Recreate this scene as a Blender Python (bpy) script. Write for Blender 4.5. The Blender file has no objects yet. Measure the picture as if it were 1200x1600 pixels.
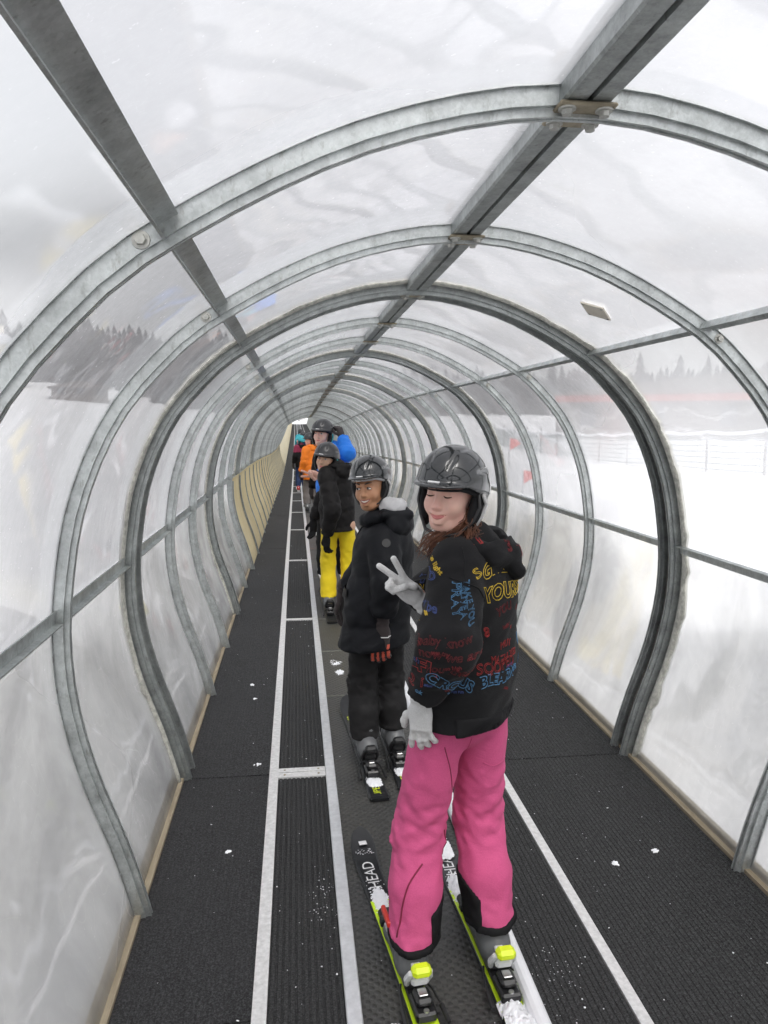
import bpy, bmesh, math, random
import numpy as np
from mathutils import Vector, Matrix
from mathutils.bvhtree import BVHTree

R = math.radians
sc = bpy.context.scene
col = sc.collection
random.seed(4)
rng = np.random.default_rng(7)

# ---------------------------------------------------------------- camera
cd = bpy.data.cameras.new('camera')
cam = bpy.data.objects.new('camera', cd)
col.objects.link(cam)
cam.location = (0, 0, 1.65)
cam.rotation_euler = (R(90 - 6.843), 0, R(-6.794))
cd.sensor_fit = 'VERTICAL'
cd.sensor_height = 36.0
cd.lens = 36.0 * 1150 / 1600
cd.clip_start = 0.02
cd.clip_end = 3000
sc.camera = cam

# ---------------------------------------------------------------- overcast sky and soft sun
SUN_EL, SUN_AZ = 58, 165            # azimuth measured from +Y towards +X (sun high behind the viewer)
w = bpy.data.worlds.new('World')
sc.world = w
w.use_nodes = True
wn, wl = w.node_tree.nodes, w.node_tree.links
wn.clear()
sky = wn.new('ShaderNodeTexSky')
sky.sky_type = 'NISHITA'
sky.sun_disc = False
sky.sun_elevation = R(SUN_EL)
sky.sun_rotation = R(SUN_AZ)
sky.air_density = 1.0
sky.dust_density = 6.0
bw = wn.new('ShaderNodeRGBToBW')
wl.new(sky.outputs[0], bw.inputs[0])
wm = wn.new('ShaderNodeMix')
wm.data_type = 'RGBA'
wm.inputs['Factor'].default_value = 0.85       # a closed, nearly colourless cloud layer
wl.new(sky.outputs[0], wm.inputs['A'])
cl = wn.new('ShaderNodeMix')                    # cloud evens the sky out: half its own brightness, half a uniform veil
cl.data_type = 'FLOAT'
cl.inputs['Factor'].default_value = 0.6
cl.inputs['B'].default_value = 4.0
wl.new(bw.outputs[0], cl.inputs['A'])
wl.new(cl.outputs['Result'], wm.inputs['B'])
bg = wn.new('ShaderNodeBackground')
bg.inputs['Strength'].default_value = 0.15
wl.new(wm.outputs['Result'], bg.inputs['Color'])
wo = wn.new('ShaderNodeOutputWorld')
wl.new(bg.outputs[0], wo.inputs['Surface'])

sd = bpy.data.lights.new('sun', 'SUN')
sd.energy = 1.0
sd.angle = R(25)
sd.color = (1.0, 0.97, 0.93)
sun = bpy.data.objects.new('sun', sd)
col.objects.link(sun)
sun.rotation_euler = (R(90 - SUN_EL), 0, R(180 - SUN_AZ))

vs = sc.view_settings
vs.view_transform = 'Standard'
vs.look = 'None'
vs.gamma = 1
vs.use_curve_mapping = False
vs.exposure = 1.08
sc.render.engine = 'CYCLES'
cy = sc.cycles
cy.use_denoising = True
try:
    cy.denoiser = 'OPENIMAGEDENOISE'
    cy.denoising_input_passes = 'RGB_ALBEDO_NORMAL'
except Exception:
    pass
cy.max_bounces = 9
cy.diffuse_bounces = 4
cy.glossy_bounces = 4
cy.transmission_bounces = 6
cy.transparent_max_bounces = 24
cy.sample_clamp_indirect = 6
cy.caustics_reflective = False
cy.caustics_refractive = True

# ---------------------------------------------------------------- helpers
def link(o, parent=None):
    col.objects.link(o)
    if parent is not None:
        o.parent = parent
    return o

def mesh_from(V, Fc, mat=None, smooth=False, name='mesh'):
    me = bpy.data.meshes.new(name)
    me.from_pydata([tuple(map(float, v)) for v in V], [], [tuple(map(int, f)) for f in Fc])
    me.update()
    if mat is not None:
        me.materials.append(mat)
    if smooth:
        me.polygons.foreach_set('use_smooth', [True] * len(me.polygons))
    return me

def obj(name, me, parent=None, loc=None, rot=None):
    o = bpy.data.objects.new(name, me)
    link(o, parent)
    if loc is not None:
        o.location = loc
    if rot is not None:
        o.rotation_euler = rot
    return o

def tag(o, label=None, cat=None, group=None, kind=None):
    for k, v in (('label', label), ('category', cat), ('group', group), ('kind', kind)):
        if v:
            o[k] = v
    return o

def empty(name, loc=(0, 0, 0)):
    o = bpy.data.objects.new(name, None)
    o.location = loc
    o.empty_display_size = 0.05
    return link(o)

class MB:
    """collects verts / faces for one mesh"""
    def __init__(self):
        self.V = []
        self.F = []
    def add(self, V, Fc):
        n = len(self.V)
        self.V += [tuple(v) for v in V]
        self.F += [tuple(i + n for i in f) for f in Fc]
        return self
    def box(self, a, b):
        x0, y0, z0 = a
        x1, y1, z1 = b
        V = [(x0, y0, z0), (x1, y0, z0), (x1, y1, z0), (x0, y1, z0), (x0, y0, z1), (x1, y0, z1), (x1, y1, z1), (x0, y1, z1)]
        return self.add(V, [(0, 3, 2, 1), (4, 5, 6, 7), (0, 1, 5, 4), (1, 2, 6, 5), (2, 3, 7, 6), (3, 0, 4, 7)])
    def bevbox(self, a, b, c):
        """box with every edge chamfered by c"""
        bm = bmesh.new()
        bmesh.ops.create_cube(bm, size=1)
        s = [b[i] - a[i] for i in range(3)]
        m = [(b[i] + a[i]) / 2 for i in range(3)]
        for v in bm.verts:
            v.co = Vector((v.co.x * s[0] + m[0], v.co.y * s[1] + m[1], v.co.z * s[2] + m[2]))
        bmesh.ops.bevel(bm, geom=list(bm.edges), offset=c, segments=1, affect='EDGES')
        bm.verts.index_update()
        self.add([v.co[:] for v in bm.verts], [[v.index for v in f.verts] for f in bm.faces])
        bm.free()
        return self
    def tube(self, pts, rad, n=8, cap=True):
        pts = [Vector(p) for p in pts]
        rads = rad if hasattr(rad, '__len__') else [rad] * len(pts)
        V, Fc = [], []
        up = None
        for i, p in enumerate(pts):
            t = (pts[min(i + 1, len(pts) - 1)] - pts[max(i - 1, 0)]).normalized()
            if up is None:
                up = Vector((0, 0, 1)) if abs(t.z) < .9 else Vector((1, 0, 0))
            a = t.cross(up).normalized()
            b = a.cross(t).normalized()
            up = b
            for k in range(n):
                an = 2 * math.pi * k / n
                V.append(p + (a * math.cos(an) + b * math.sin(an)) * rads[i])
        for i in range(len(pts) - 1):
            for k in range(n):
                Fc.append((i * n + k, i * n + (k + 1) % n, (i + 1) * n + (k + 1) % n, (i + 1) * n + k))
        if cap:
            Fc.append(tuple(range(n - 1, -1, -1)))
            Fc.append(tuple((len(pts) - 1) * n + k for k in range(n)))
        return self.add(V, Fc)
    def build(self, name, mat, parent=None, smooth=False, loc=None, rot=None):
        return obj(name, mesh_from(self.V, self.F, mat, smooth, name), parent, loc, rot)
    def mesh(self, name, mat, smooth=False):
        return mesh_from(self.V, self.F, mat, smooth, name)

# ---------------------------------------------------------------- materials
class NT:
    def __init__(self, name):
        self.m = bpy.data.materials.new(name)
        self.m.use_nodes = True
        self.n, self.l = self.m.node_tree.nodes, self.m.node_tree.links
        self.n.clear()
        self.out = self.n.new('ShaderNodeOutputMaterial')
    def new(self, t, **kw):
        x = self.n.new('ShaderNode' + t)
        for k, v in kw.items():
            if k.startswith('_'):
                x.inputs[k[1:].replace('_', ' ')].default_value = v
            else:
                setattr(x, k, v)
        return x
    def lk(self, a, b):
        self.l.new(a, b)
    def coord(self, scale=(1, 1, 1), kind='Object', rot=(0, 0, 0), vec=None):
        if vec is None:
            vec = self.new('TexCoord').outputs[kind]
        mp = self.new('Mapping')
        mp.inputs['Scale'].default_value = scale
        mp.inputs['Rotation'].default_value = rot
        self.lk(vec, mp.inputs['Vector'])
        return mp.outputs[0]
    def noise(self, scale, detail=4, rough=.55, vec=None, dist=0):
        x = self.new('TexNoise')
        x.inputs['Scale'].default_value = scale
        x.inputs['Detail'].default_value = detail
        x.inputs['Roughness'].default_value = rough
        x.inputs['Distortion'].default_value = dist
        if vec is not None:
            self.lk(vec, x.inputs['Vector'])
        return x.outputs['Fac']
    def ramp(self, fac, stops):
        x = self.new('ValToRGB')
        cr = x.color_ramp
        while len(cr.elements) < len(stops):
            cr.elements.new(.5)
        for e, (p, c) in zip(cr.elements, stops):
            e.position = p
            e.color = (c[0], c[1], c[2], 1) if hasattr(c, '__len__') else (c, c, c, 1)
        self.lk(fac, x.inputs[0])
        return x.outputs[0]
    def math(self, op, a, b=None, clamp=False):
        x = self.new('Math', operation=op, use_clamp=clamp)
        for i, v in enumerate((a, b)):
            if v is None:
                continue
            if isinstance(v, (int, float)):
                x.inputs[i].default_value = v
            else:
                self.lk(v, x.inputs[i])
        return x.outputs[0]
    def mixc(self, fac, a, b, mode='MIX'):
        x = self.new('Mix', data_type='RGBA', blend_type=mode)
        for k, v in (('Factor', fac), ('A', a), ('B', b)):
            if isinstance(v, (int, float)):
                x.inputs[k].default_value = v
            elif isinstance(v, tuple):
                x.inputs[k].default_value = (v[0], v[1], v[2], 1)
            else:
                self.lk(v, x.inputs[k])
        return x.outputs['Result']
    def bump(self, h, strength=.3, dist=.01, normal=None):
        x = self.new('Bump')
        x.inputs['Strength'].default_value = strength
        x.inputs['Distance'].default_value = dist
        self.lk(h, x.inputs['Height'])
        if normal is not None:
            self.lk(normal, x.inputs['Normal'])
        return x.outputs[0]
    def principled(self, color=None, rough=.5, metal=0, normal=None, **kw):
        p = self.new('BsdfPrincipled')
        for k, v in (('Base Color', color), ('Roughness', rough), ('Metallic', metal)):
            if v is None:
                continue
            if isinstance(v, (int, float)):
                p.inputs[k].default_value = v
            elif isinstance(v, tuple):
                p.inputs[k].default_value = (v[0], v[1], v[2], 1)
            else:
                self.lk(v, p.inputs[k])
        if normal is not None:
            self.lk(normal, p.inputs['Normal'])
        for k, v in kw.items():
            p.inputs[k.replace('_', ' ')].default_value = v
        self.lk(p.outputs[0], self.out.inputs['Surface'])
        return p

def simple(name, c, rough=.6, metal=0, var=.12, nscale=30, bump=.15, bdist=.002, **kw):
    """plain material with slight mottling and fine relief"""
    t = NT(name)
    v = t.coord()
    n = t.noise(nscale, 5, .6, v)
    lo = tuple(x * (1 - var) for x in c)
    hi = tuple(min(1, x * (1 + var)) for x in c)
    colr = t.ramp(n, [(.3, lo), (.7, hi)])
    t.principled(colr, rough, metal, t.bump(n, bump, bdist), **kw)
    return t.m

M = {}
# galvanised steel: soft spangle, drips, a little grime
def galv(name, base, var, rough):
    t = NT(name)
    v = t.coord()
    vo = t.new('TexVoronoi', feature='F1')
    vo.inputs['Scale'].default_value = 150
    t.lk(v, vo.inputs['Vector'])
    n1 = t.noise(14, 7, .72, v)
    n2 = t.noise(70, 4, .65, t.coord((1, 1, .35)))
    c = t.ramp(n1, [(.25, tuple(x * (1 - var) for x in base)), (.75, tuple(x * (1 + var * .6) for x in base))])
    sp = t.new('SeparateColor')
    t.lk(vo.outputs['Color'], sp.inputs[0])
    c = t.mixc(.07, c, sp.outputs[0], 'OVERLAY')
    c = t.mixc(t.ramp(n2, [(.58, 0), (.72, .45)]), c, (.16, .15, .13))
    ro = t.math('ADD', t.math('MULTIPLY', n2, .25), rough - .12)
    t.principled(c, ro, .82, t.bump(n2, .12, .002))
    return t.m
M['galv'] = galv('galvanised_steel', (.54, .57, .565), .42, .44)
M['galv_dark'] = galv('weathered_galvanised_steel', (.40, .425, .42), .45, .48)
M['alu'] = simple('brushed_aluminium', (.68, .69, .71), .42, .5, .12, 40)
M['paint_bar'] = simple('worn_grey_paint', (.60, .60, .60), .6, 0, .18, 55)
M['white_pipe'] = simple('white_plastic_pipe', (.80, .81, .84), .35, 0, .05, 12)
M['rust_plate'] = simple('tarnished_zinc_plate', (.33, .29, .21), .6, .35, .35, 22)
M['bolt'] = simple('zinc_bolt', (.45, .45, .42), .45, .7, .2, 60)
M['gasket'] = simple('dirty_rubber_gasket', (.075, .072, .062), .85, 0, .5, 40, .5, .006)
M['foam'] = simple('weathered_foam_seal', (.50, .50, .45), .9, 0, .35, 40, .6, .008)
M['seam'] = simple('scuffed_rubber_seam', (.14, .14, .12), .7, 0, .4, 60)
M['beige'] = simple('beige_plastic_plate', (.62, .58, .50), .6, 0, .1, 25)
# timber kick board / plywood
def wood(name, a, b, sc_=(6, 1, 6)):
    t = NT(name)
    v = t.coord(sc_)
    n = t.noise(9, 6, .65, v, .6)
    n2 = t.noise(3, 3, .5)
    c = t.ramp(n, [(.3, a), (.7, b)])
    c = t.mixc(t.ramp(n2, [(.5, 0), (.8, .5)]), c, tuple(x * .5 for x in a))
    t.principled(c, .75, 0, t.bump(n, .3, .003))
    return t.m
M['wood'] = wood('weathered_timber', (.25, .205, .14), (.37, .315, .225), (8, .8, 8))
def cream():
    t = NT('yellowed_cream_board')
    n = t.noise(3, 5, .6, t.coord((3, 8, .8)))
    c = t.ramp(n, [(.3, (.78, .70, .50)), (.7, (.88, .82, .64))])
    d, tl = t.new('BsdfDiffuse'), t.new('BsdfTranslucent')
    t.lk(c, d.inputs[0]); t.lk(c, tl.inputs[0])
    ms = t.new('MixShader'); ms.inputs[0].default_value = .62
    t.lk(d.outputs[0], ms.inputs[1]); t.lk(tl.outputs[0], ms.inputs[2])
    t.lk(ms.outputs[0], t.out.inputs['Surface'])
    return t.m
M['ply'] = cream()
# clear polycarbonate sheet: mirror-like at grazing angles, a milky scatter of scratches and dust, painted shade and reflection curls
def pane_mat(name, haze, blur, tl_c, df_c, grime_shade, refl=.12):
    t = NT(name)
    oc = t.new('TexCoord').outputs['Object']
    info = t.new('ObjectInfo')
    off = t.new('VectorMath', operation='SCALE')
    t.lk(info.outputs['Location'], off.inputs[0])
    off.inputs['Scale'].default_value = 1.37
    ad = t.new('VectorMath', operation='ADD')
    t.lk(oc, ad.inputs[0])
    t.lk(off.outputs[0], ad.inputs[1])
    v = ad.outputs[0]
    cloud = t.noise(2.2, 5, .6, t.coord((1, 1, 1), vec=v))
    fine = t.noise(26, 5, .7, t.coord((1, 1, .35), vec=v))
    hair = t.noise(60, 3, .6, t.coord((1, 1, .04), vec=v))
    drop = t.ramp(t.noise(75, 2, .5, v), [(.70, 0), (.74, 1)])
    scr = t.noise(9, 3, .5, t.coord((1, 7, 1.0), rot=(.7, .3, .2), vec=v), 2.5)
    scr2 = t.noise(14, 3, .5, t.coord((1, 1, 8), rot=(.5, 0, .1), vec=v), 2.0)
    curl = t.noise(2.6, 1, .4, t.coord((1, 1.4, 1), vec=v), 1.6)  # pale curling lines painted into the haze as reflections
    s = t.math('ADD', t.ramp(scr, [(.494, 0), (.5, .5), (.506, 0)]), t.ramp(scr2, [(.496, 0), (.5, .4), (.504, 0)]))
    s = t.math('ADD', s, t.math('MULTIPLY', t.ramp(curl, [(.490, 0), (.5, 1), (.503, 0)]), grime_shade * .8))
    h = t.math('ADD', t.math('MULTIPLY', t.math('SUBTRACT', cloud, .5), .24), haze)
    h = t.math('ADD', h, t.math('MULTIPLY', t.math('SUBTRACT', fine, .5), .12))
    h = t.math('ADD', h, t.math('MULTIPLY', t.math('SUBTRACT', hair, .5), .10))
    h = t.math('ADD', h, t.math('MULTIPLY', drop, .22))
    h = t.math('ADD', h, t.math('MULTIPLY', s, .26), True)
    tr = t.new('BsdfTransparent')
    tr.inputs['Color'].default_value = (.95, .96, .96, 1)
    rf = t.new('BsdfRefraction')
    rf.inputs['IOR'].default_value = 1.06
    rf.inputs['Roughness'].default_value = .30
    rf.inputs['Color'].default_value = (.95, .96, .97, 1)
    mb = t.new('MixShader')
    mb.inputs[0].default_value = blur
    t.lk(tr.outputs[0], mb.inputs[1])
    t.lk(rf.outputs[0], mb.inputs[2])
    tl = t.new('BsdfTranslucent')
    gr = t.noise(1.9, 4, .55, t.coord((1, 1, .8), vec=v), .8)  # blotches of grime, with shade of the snow bank painted in
    t.lk(t.ramp(gr, [(.36, tuple(x * (1 - grime_shade) for x in tl_c)), (.62, tl_c)]), tl.inputs['Color'])
    df = t.new('BsdfDiffuse')
    df.inputs['Color'].default_value = (*df_c, 1)
    ms = t.new('MixShader')
    ms.inputs[0].default_value = .3
    t.lk(tl.outputs[0], ms.inputs[1])
    t.lk(df.outputs[0], ms.inputs[2])
    m1 = t.new('MixShader')
    t.lk(h, m1.inputs[0])
    t.lk(mb.outputs[0], m1.inputs[1])
    t.lk(ms.outputs[0], m1.inputs[2])
    wave = t.noise(1.7, 2, .5, t.coord((1.2, 1, .8), vec=v), .5)
    gl = t.new('BsdfGlossy')
    gl.inputs['Roughness'].default_value = .045
    gl.inputs['Color'].default_value = (.95, .95, .97, 1)
    t.lk(t.bump(wave, .16, .06), gl.inputs['Normal'])
    lw = t.new('LayerWeight')
    lw.inputs['Blend'].default_value = .5
    fr = t.math('ADD', t.math('MULTIPLY', t.math('POWER', lw.outputs['Facing'], 4.0), .52), refl, True)
    m2 = t.new('MixShader')
    t.lk(fr, m2.inputs[0])
    t.lk(m1.outputs[0], m2.inputs[1])
    t.lk(gl.outputs[0], m2.inputs[2])
    t.lk(m2.outputs[0], t.out.inputs['Surface'])
    return t.m
M['pane'] = pane_mat('scratched_clear_plastic', .29, .56, (.93, .925, .955), (.55, .55, .57), .08)
M['pane_roof'] = pane_mat('milky_clear_plastic', .40, .34, (.93, .922, .97), (.55, .55, .57), .08, .20)
M['pane_low'] = pane_mat('scuffed_clear_plastic', .44, .34, (.88, .875, .85), (.46, .46, .44), .58)  # lower sheets: grey bank shade put into the colour along with dirt
# floor coverings
def mat_mat(name, base, pile):
    t = NT(name)
    v = t.coord()
    n = t.noise(150, 4, .8, v)
    n2 = t.noise(1.6, 5, .6, v)
    n3 = t.noise(55, 6, .8, v)
    c = t.ramp(n, [(.38, tuple(x * .25 for x in base)), (.50, base), (.64, tuple(x * 3.0 for x in base))])
    c = t.mixc(t.ramp(n2, [(.35, 0), (.75, .35)]), c, tuple(x * 1.7 for x in base))
    c = t.mixc(t.ramp(n3, [(.60, 0), (.70, .6)]), c, tuple(x * 3.2 for x in base))
    hh = t.math('ADD', n, t.math('MULTIPLY', n3, .8))
    t.principled(c, .82, 0, t.bump(hh, pile, .006), Specular_IOR_Level=.35)
    return t.m
M['mat'] = mat_mat('charcoal_pile_mat', (.028, .0285, .030), .9)
M['ribmat'] = mat_mat('charcoal_ribbed_mat', (.028, .0285, .0292), .8)
def belt_mat():
    t = NT('studded_black_belt')
    v = t.coord((1, 1, 1))
    vo = t.new('TexVoronoi', feature='F1')
    vo.inputs['Scale'].default_value = 42
    vo.inputs['Randomness'].default_value = .12
    t.lk(t.coord((1, 1, 0), rot=(0, 0, .785)), vo.inputs['Vector'])
    stud = t.ramp(vo.outputs['Distance'], [(.18, 1), (.42, 0)])
    n = t.noise(2.4, 5, .6, v)
    n2 = t.noise(120, 3, .7, v)
    c = t.ramp(n, [(.3, (.040, .041, .041)), (.75, (.072, .070, .062))])
    c = t.mixc(t.ramp(n2, [(.6, 0), (.8, .35)]), c, (.13, .13, .12))
    c = t.mixc(t.math('MULTIPLY', stud, .45), c, (.022, .022, .023))
    r = t.ramp(n, [(.3, .38), (.7, .58)])
    t.principled(c, r, 0, t.bump(t.math('ADD', stud, t.math('MULTIPLY', n2, .25)), .6, .004))
    return t.m
M['belt'] = belt_mat()
def snow_mat(name, bumpy=.5):
    t = NT(name)
    v = t.coord()
    n = t.noise(1.3, 6, .6, v)
    n2 = t.noise(25, 4, .6, v)
    c = t.ramp(n, [(.3, (.72, .73, .76)), (.7, (.80, .80, .81))])
    t.principled(c, .8, 0, t.bump(t.math('ADD', n, t.math('MULTIPLY', n2, .15)), bumpy, .08))
    return t.m
M['snow'] = snow_mat('packed_snow')
M['flake'] = simple('loose_snow', (.88, .89, .92), .7, 0, .05, 80, .6, .004)
# ================================================================ the place: terrain
def smooth(a, b, x):
    t = np.clip((x - a) / (b - a), 0, 1)
    return t * t * (3 - 2 * t)

YK = np.array([-50, 8, 12, 16, 22, 28, 36, 50, 65, 80, 105, 140.])
ZK = np.array([0, 0, -.03, -.11, -.26, -.34, -.28, 0, .35, .72, 1.40, 2.4])
def zoff(y):
    return np.interp(y, YK, ZK)
CX = 0.545                      # tunnel centre line

def fbm(x, y, seed=0):
    r_ = np.random.default_rng(seed)
    s = np.zeros_like(x)
    for k in range(7):
        f = .5 * 1.75 ** k
        a, b, c, d = r_.uniform(0, 6.28, 4)
        an = r_.uniform(0, 6.28)
        u = x * math.cos(an) + y * math.sin(an)
        v_ = -x * math.sin(an) + y * math.cos(an)
        s += np.sin(u * f + a + 1.3 * np.sin(v_ * f * .7 + b)) * np.sin(v_ * f * .9 + c) / 1.7 ** k
    return s

def ground_z(X, Y):
    dx = X - CX
    ad = np.abs(dx)
    base = zoff(Y) - .10
    left = dx < 0
    # banks of cleared snow beside the tunnel
    hb = np.where(left, .70, .74) + .24 * np.sin(Y * .83 + np.where(left, 0, 1.9)) + .14 * np.sin(Y * 2.1 + 1.0)
    bank = hb * smooth(1.30, 1.95, ad) * (1 - smooth(2.4, 4.6, ad))
    bank += .06 * fbm(X * 1.6, Y * 1.6, 3) * smooth(1.35, 1.9, ad) * (1 - smooth(5, 12, ad))
    # gentle side slopes, then a wooded rise ahead and around
    rr = np.hypot(X, Y)
    farL = .10 * np.clip(ad - 3.5, 0, 32) + .012 * np.clip(ad - 35, 0, 400)
    farR = .75 * smooth(4, 9, ad) + .004 * np.clip(ad - 12, 0, 300)
    hillL = .085 * np.clip(rr - 120, 0, 160) * smooth(6, 22, ad) + .8 * fbm(X * .03, Y * .03, 5) * smooth(90, 200, rr)
    hillR = .02 * np.clip(rr - 62, 0, 160) * smooth(6, 20, ad) + .5 * fbm(X * .04, Y * .04, 6) * smooth(60, 140, rr)
    return base + bank + np.where(left, farL + hillL, farR + hillR) + .015 * fbm(X * .5, Y * .5, 8) * smooth(2, 6, ad)

def axis(lim, fine, n1, n2):
    a = np.linspace(0, fine, n1)
    b = fine * (lim / fine) ** np.linspace(0, 1, n2)[1:]
    return np.concatenate([a, b])
ax = axis(700, 5, 46, 48)
xs = CX + np.concatenate([-ax[::-1], ax[1:]])
ys = np.concatenate([-axis(500, 6, 25, 16)[::-1], axis(900, 24, 120, 46)[1:]])
GX, GY = np.meshgrid(xs, ys)
GZ = ground_z(GX, GY)
nx, ny = len(xs), len(ys)
V = np.stack([GX.ravel(), GY.ravel(), GZ.ravel()], 1)
i, j = np.meshgrid(np.arange(nx - 1), np.arange(ny - 1))
a = (j * nx + i).ravel()
Fc = np.stack([a, a + 1, a + nx + 1, a + nx], 1)
g = obj('snow_ground', mesh_from(V, Fc, M['snow'], True, 'snow_ground'))
tag(g, 'white snow slope with cleared banks along the tunnel', 'snow', kind='structure')

# ================================================================ the tunnel
HP = [(1.065, 0), (1.13, .24), (1.218, .50), (1.268, .72), (1.285, .92), (1.272, 1.12), (1.222, 1.38), (1.115, 1.63), (.975, 1.81), (.78, 1.975), (.40, 2.165), (0, 2.24)]
prof = [(-x, z) for x, z in HP] + [(x, z) for x, z in HP[::-1][1:]]
def catmull(P, n):
    P = np.array(P, float)
    P = np.vstack([2 * P[0] - P[1], P, 2 * P[-1] - P[-2]])
    o = []
    for k in range(1, len(P) - 2):
        for s in np.linspace(0, 1, n, endpoint=False):
            p0, p1, p2, p3 = P[k - 1:k + 3]
            o.append(.5 * (2 * p1 + (p2 - p0) * s + (2 * p0 - 5 * p1 + 4 * p2 - p3) * s * s + (3 * p1 - p0 - 3 * p2 + p3) * s ** 3))
    o.append(P[-2])
    return np.array(o)
PC = catmull(prof, 6)
_t = np.gradient(PC, axis=0)
_t /= np.linalg.norm(_t, axis=1)[:, None]
PC = PC + np.stack([-_t[:, 1], _t[:, 0]], 1) * .034        # from the measured inner line out to the sheets
PC[0, 1] = PC[-1, 1] = -.02                                   # from left foot over the ridge to right foot
seg = np.concatenate([[0], np.cumsum(np.linalg.norm(np.diff(PC, axis=0), axis=1))])
SL = seg[-1]
def at_s(s):
    return np.array([np.interp(s, seg, PC[:, 0]), np.interp(s, seg, PC[:, 1])])
def tan_s(s):
    d = at_s(min(s + .02, SL)) - at_s(max(s - .02, 0))
    return d / np.linalg.norm(d)
def nrm_s(s):                                           # inward normal
    t = tan_s(s)
    return np.array([t[1], -t[0]])
def s_at(xs_, z):                                       # arc length of the profile point nearest (xs_, z)
    ss = np.linspace(0, SL, 2000)
    P = np.array([at_s(s) for s in ss])
    return ss[np.argmin((P[:, 0] - xs_) ** 2 + (P[:, 1] - z) ** 2)]
S_LOW_L, S_UP_L = s_at(-1.31, 1.04), s_at(-.775, 2.02)
S_RIDGE = SL / 2
S_UP_R, S_LOW_R = s_at(.835, 1.98), SL - S_LOW_L

def sweep(section, s0, s1, n, closed=True, y_of=None):
    """section: (inward offset, y) loop swept along the arch between arc lengths"""
    V, Fc = [], []
    m = len(section)
    for s in np.linspace(s0, s1, n):
        p, nn = at_s(s), nrm_s(s)
        for d, y in section:
            q = p + nn * d
            V.append((q[0], y, q[1]))
    for k in range(n - 1):
        for e in range(m if closed else m - 1):
            Fc.append((k * m + e, k * m + (e + 1) % m, (k + 1) * m + (e + 1) % m, (k + 1) * m + e))
    if closed:
        Fc.append(tuple(range(m - 1, -1, -1)))
        Fc.append(tuple((n - 1) * m + e for e in range(m)))
    return V, Fc

BAY, JOINT = .97, .11
ribs = []                      # (y, kind)  kind: 0 single, 1 first of a joint pair, 2 second
yj = 3.37 - 3 * (3 * BAY + JOINT)
while yj < 112:
    ribs += [(yj, 1), (yj + JOINT, 2), (yj + JOINT + BAY, 0), (yj + JOINT + 2 * BAY, 0)]
    yj += 3 * BAY + JOINT
ribs = [r_ for r_ in ribs if r_[0] > -3.0]
NEAR = 33.0

tunnel = empty('tunnel', (CX, 0, 0))
tag(tunnel, 'long arched tunnel of galvanised steel ribs and scratched clear plastic sheets', 'tunnel')

SEC = [(-.008, -.029), (-.003, -.029), (-.003, -.021), (.030, -.021), (.030, -.012), (.047, -.012), (.047, -.004), (.039, -.003), (.039, .003), (.047, .004), (.047, .012), (.030, .012), (.030, .021), (-.003, .021), (-.003, .029), (-.008, .029)]
V, Fc = sweep(SEC, .0, SL, 66)
rib_me = mesh_from(V, Fc, M['galv'], False, 'rib')
rib_dk = rib_me.copy()
rib_dk.materials.clear()
rib_dk.materials.append(M['galv_dark'])
def soften(me):
    me.polygons.foreach_set('use_smooth', [True] * len(me.polygons))
    try:
        me.set_sharp_from_angle(angle=R(32))
    except Exception:
        pass
soften(rib_me); soften(rib_dk)

def slope(y):
    return math.atan2(float(zoff(y + .5) - zoff(y - .5)), 1.0)
# bolt with washer
def bolt_mesh(r_=.011, h=.012):
    m = MB()
    n = 6
    m.add([(r_ * 1.55 * math.cos(a), r_ * 1.55 * math.sin(a), 0) for a in np.linspace(0, 6.283, 13)[:-1]] +
          [(r_ * 1.5 * math.cos(a), r_ * 1.5 * math.sin(a), .003) for a in np.linspace(0, 6.283, 13)[:-1]],
          [tuple(range(12, 24))] + [(k, (k + 1) % 12, 12 + (k + 1) % 12, 12 + k) for k in range(12)])
    m.add([(r_ * math.cos(a), r_ * math.sin(a), .003) for a in np.linspace(0, 6.283, 7)[:-1]] +
          [(r_ * .9 * math.cos(a), r_ * .9 * math.sin(a), h) for a in np.linspace(0, 6.283, 7)[:-1]],
          [tuple(range(6, 12))] + [(k, (k + 1) % 6, 6 + (k + 1) % 6, 6 + k) for k in range(6)])
    return m.mesh('bolt', M['bolt'])
bolt_me = bolt_mesh()

for (y, kind) in ribs:
    if y > NEAR:
        continue
    o = obj('rib', rib_dk if kind else rib_me, tunnel, (0, y, float(zoff(y))), (slope(y), 0, 0))
    if y < 9 and kind != 1:
        for s, sgn in ((S_UP_L, -1), (S_UP_R, 1)):      # bolt head on the viewer's face of the rib beside each upper purlin
            p = at_s(s + sgn * .058) + nrm_s(s) * .013
            obj('bolt', bolt_me, o, (p[0], -.021, p[1]), (R(90), 0, 0))
# far ribs as one run
m = MB()
SECF = [(-.01, -.03), (.05, -.02), (.05, .02), (-.01, .03)]
V0, F0 = sweep(SECF, 0, SL, 40)
V0 = np.array(V0)
for (y, kind) in ribs:
    if y > NEAR:
        m.add(V0 + np.array([0, y, zoff(y)]), F0)
o = m.build('rib', M['galv'], tunnel)
o['kind'] = 'stuff'

# joint seals between paired ribs
V, Fc = sweep([(-.010, .028), (.012, .028), (.016, .04), (.010, .055), (.018, .07), (.012, JOINT - .028), (-.010, JOINT - .028)], 0, SL, 90)
V = np.array(V)
V[:, 0] += .003 * rng.standard_normal(len(V)); V[:, 2] += .003 * rng.standard_normal(len(V))
gas_me = mesh_from(V, Fc, M['gasket'], True, 'joint_seal')
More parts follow.
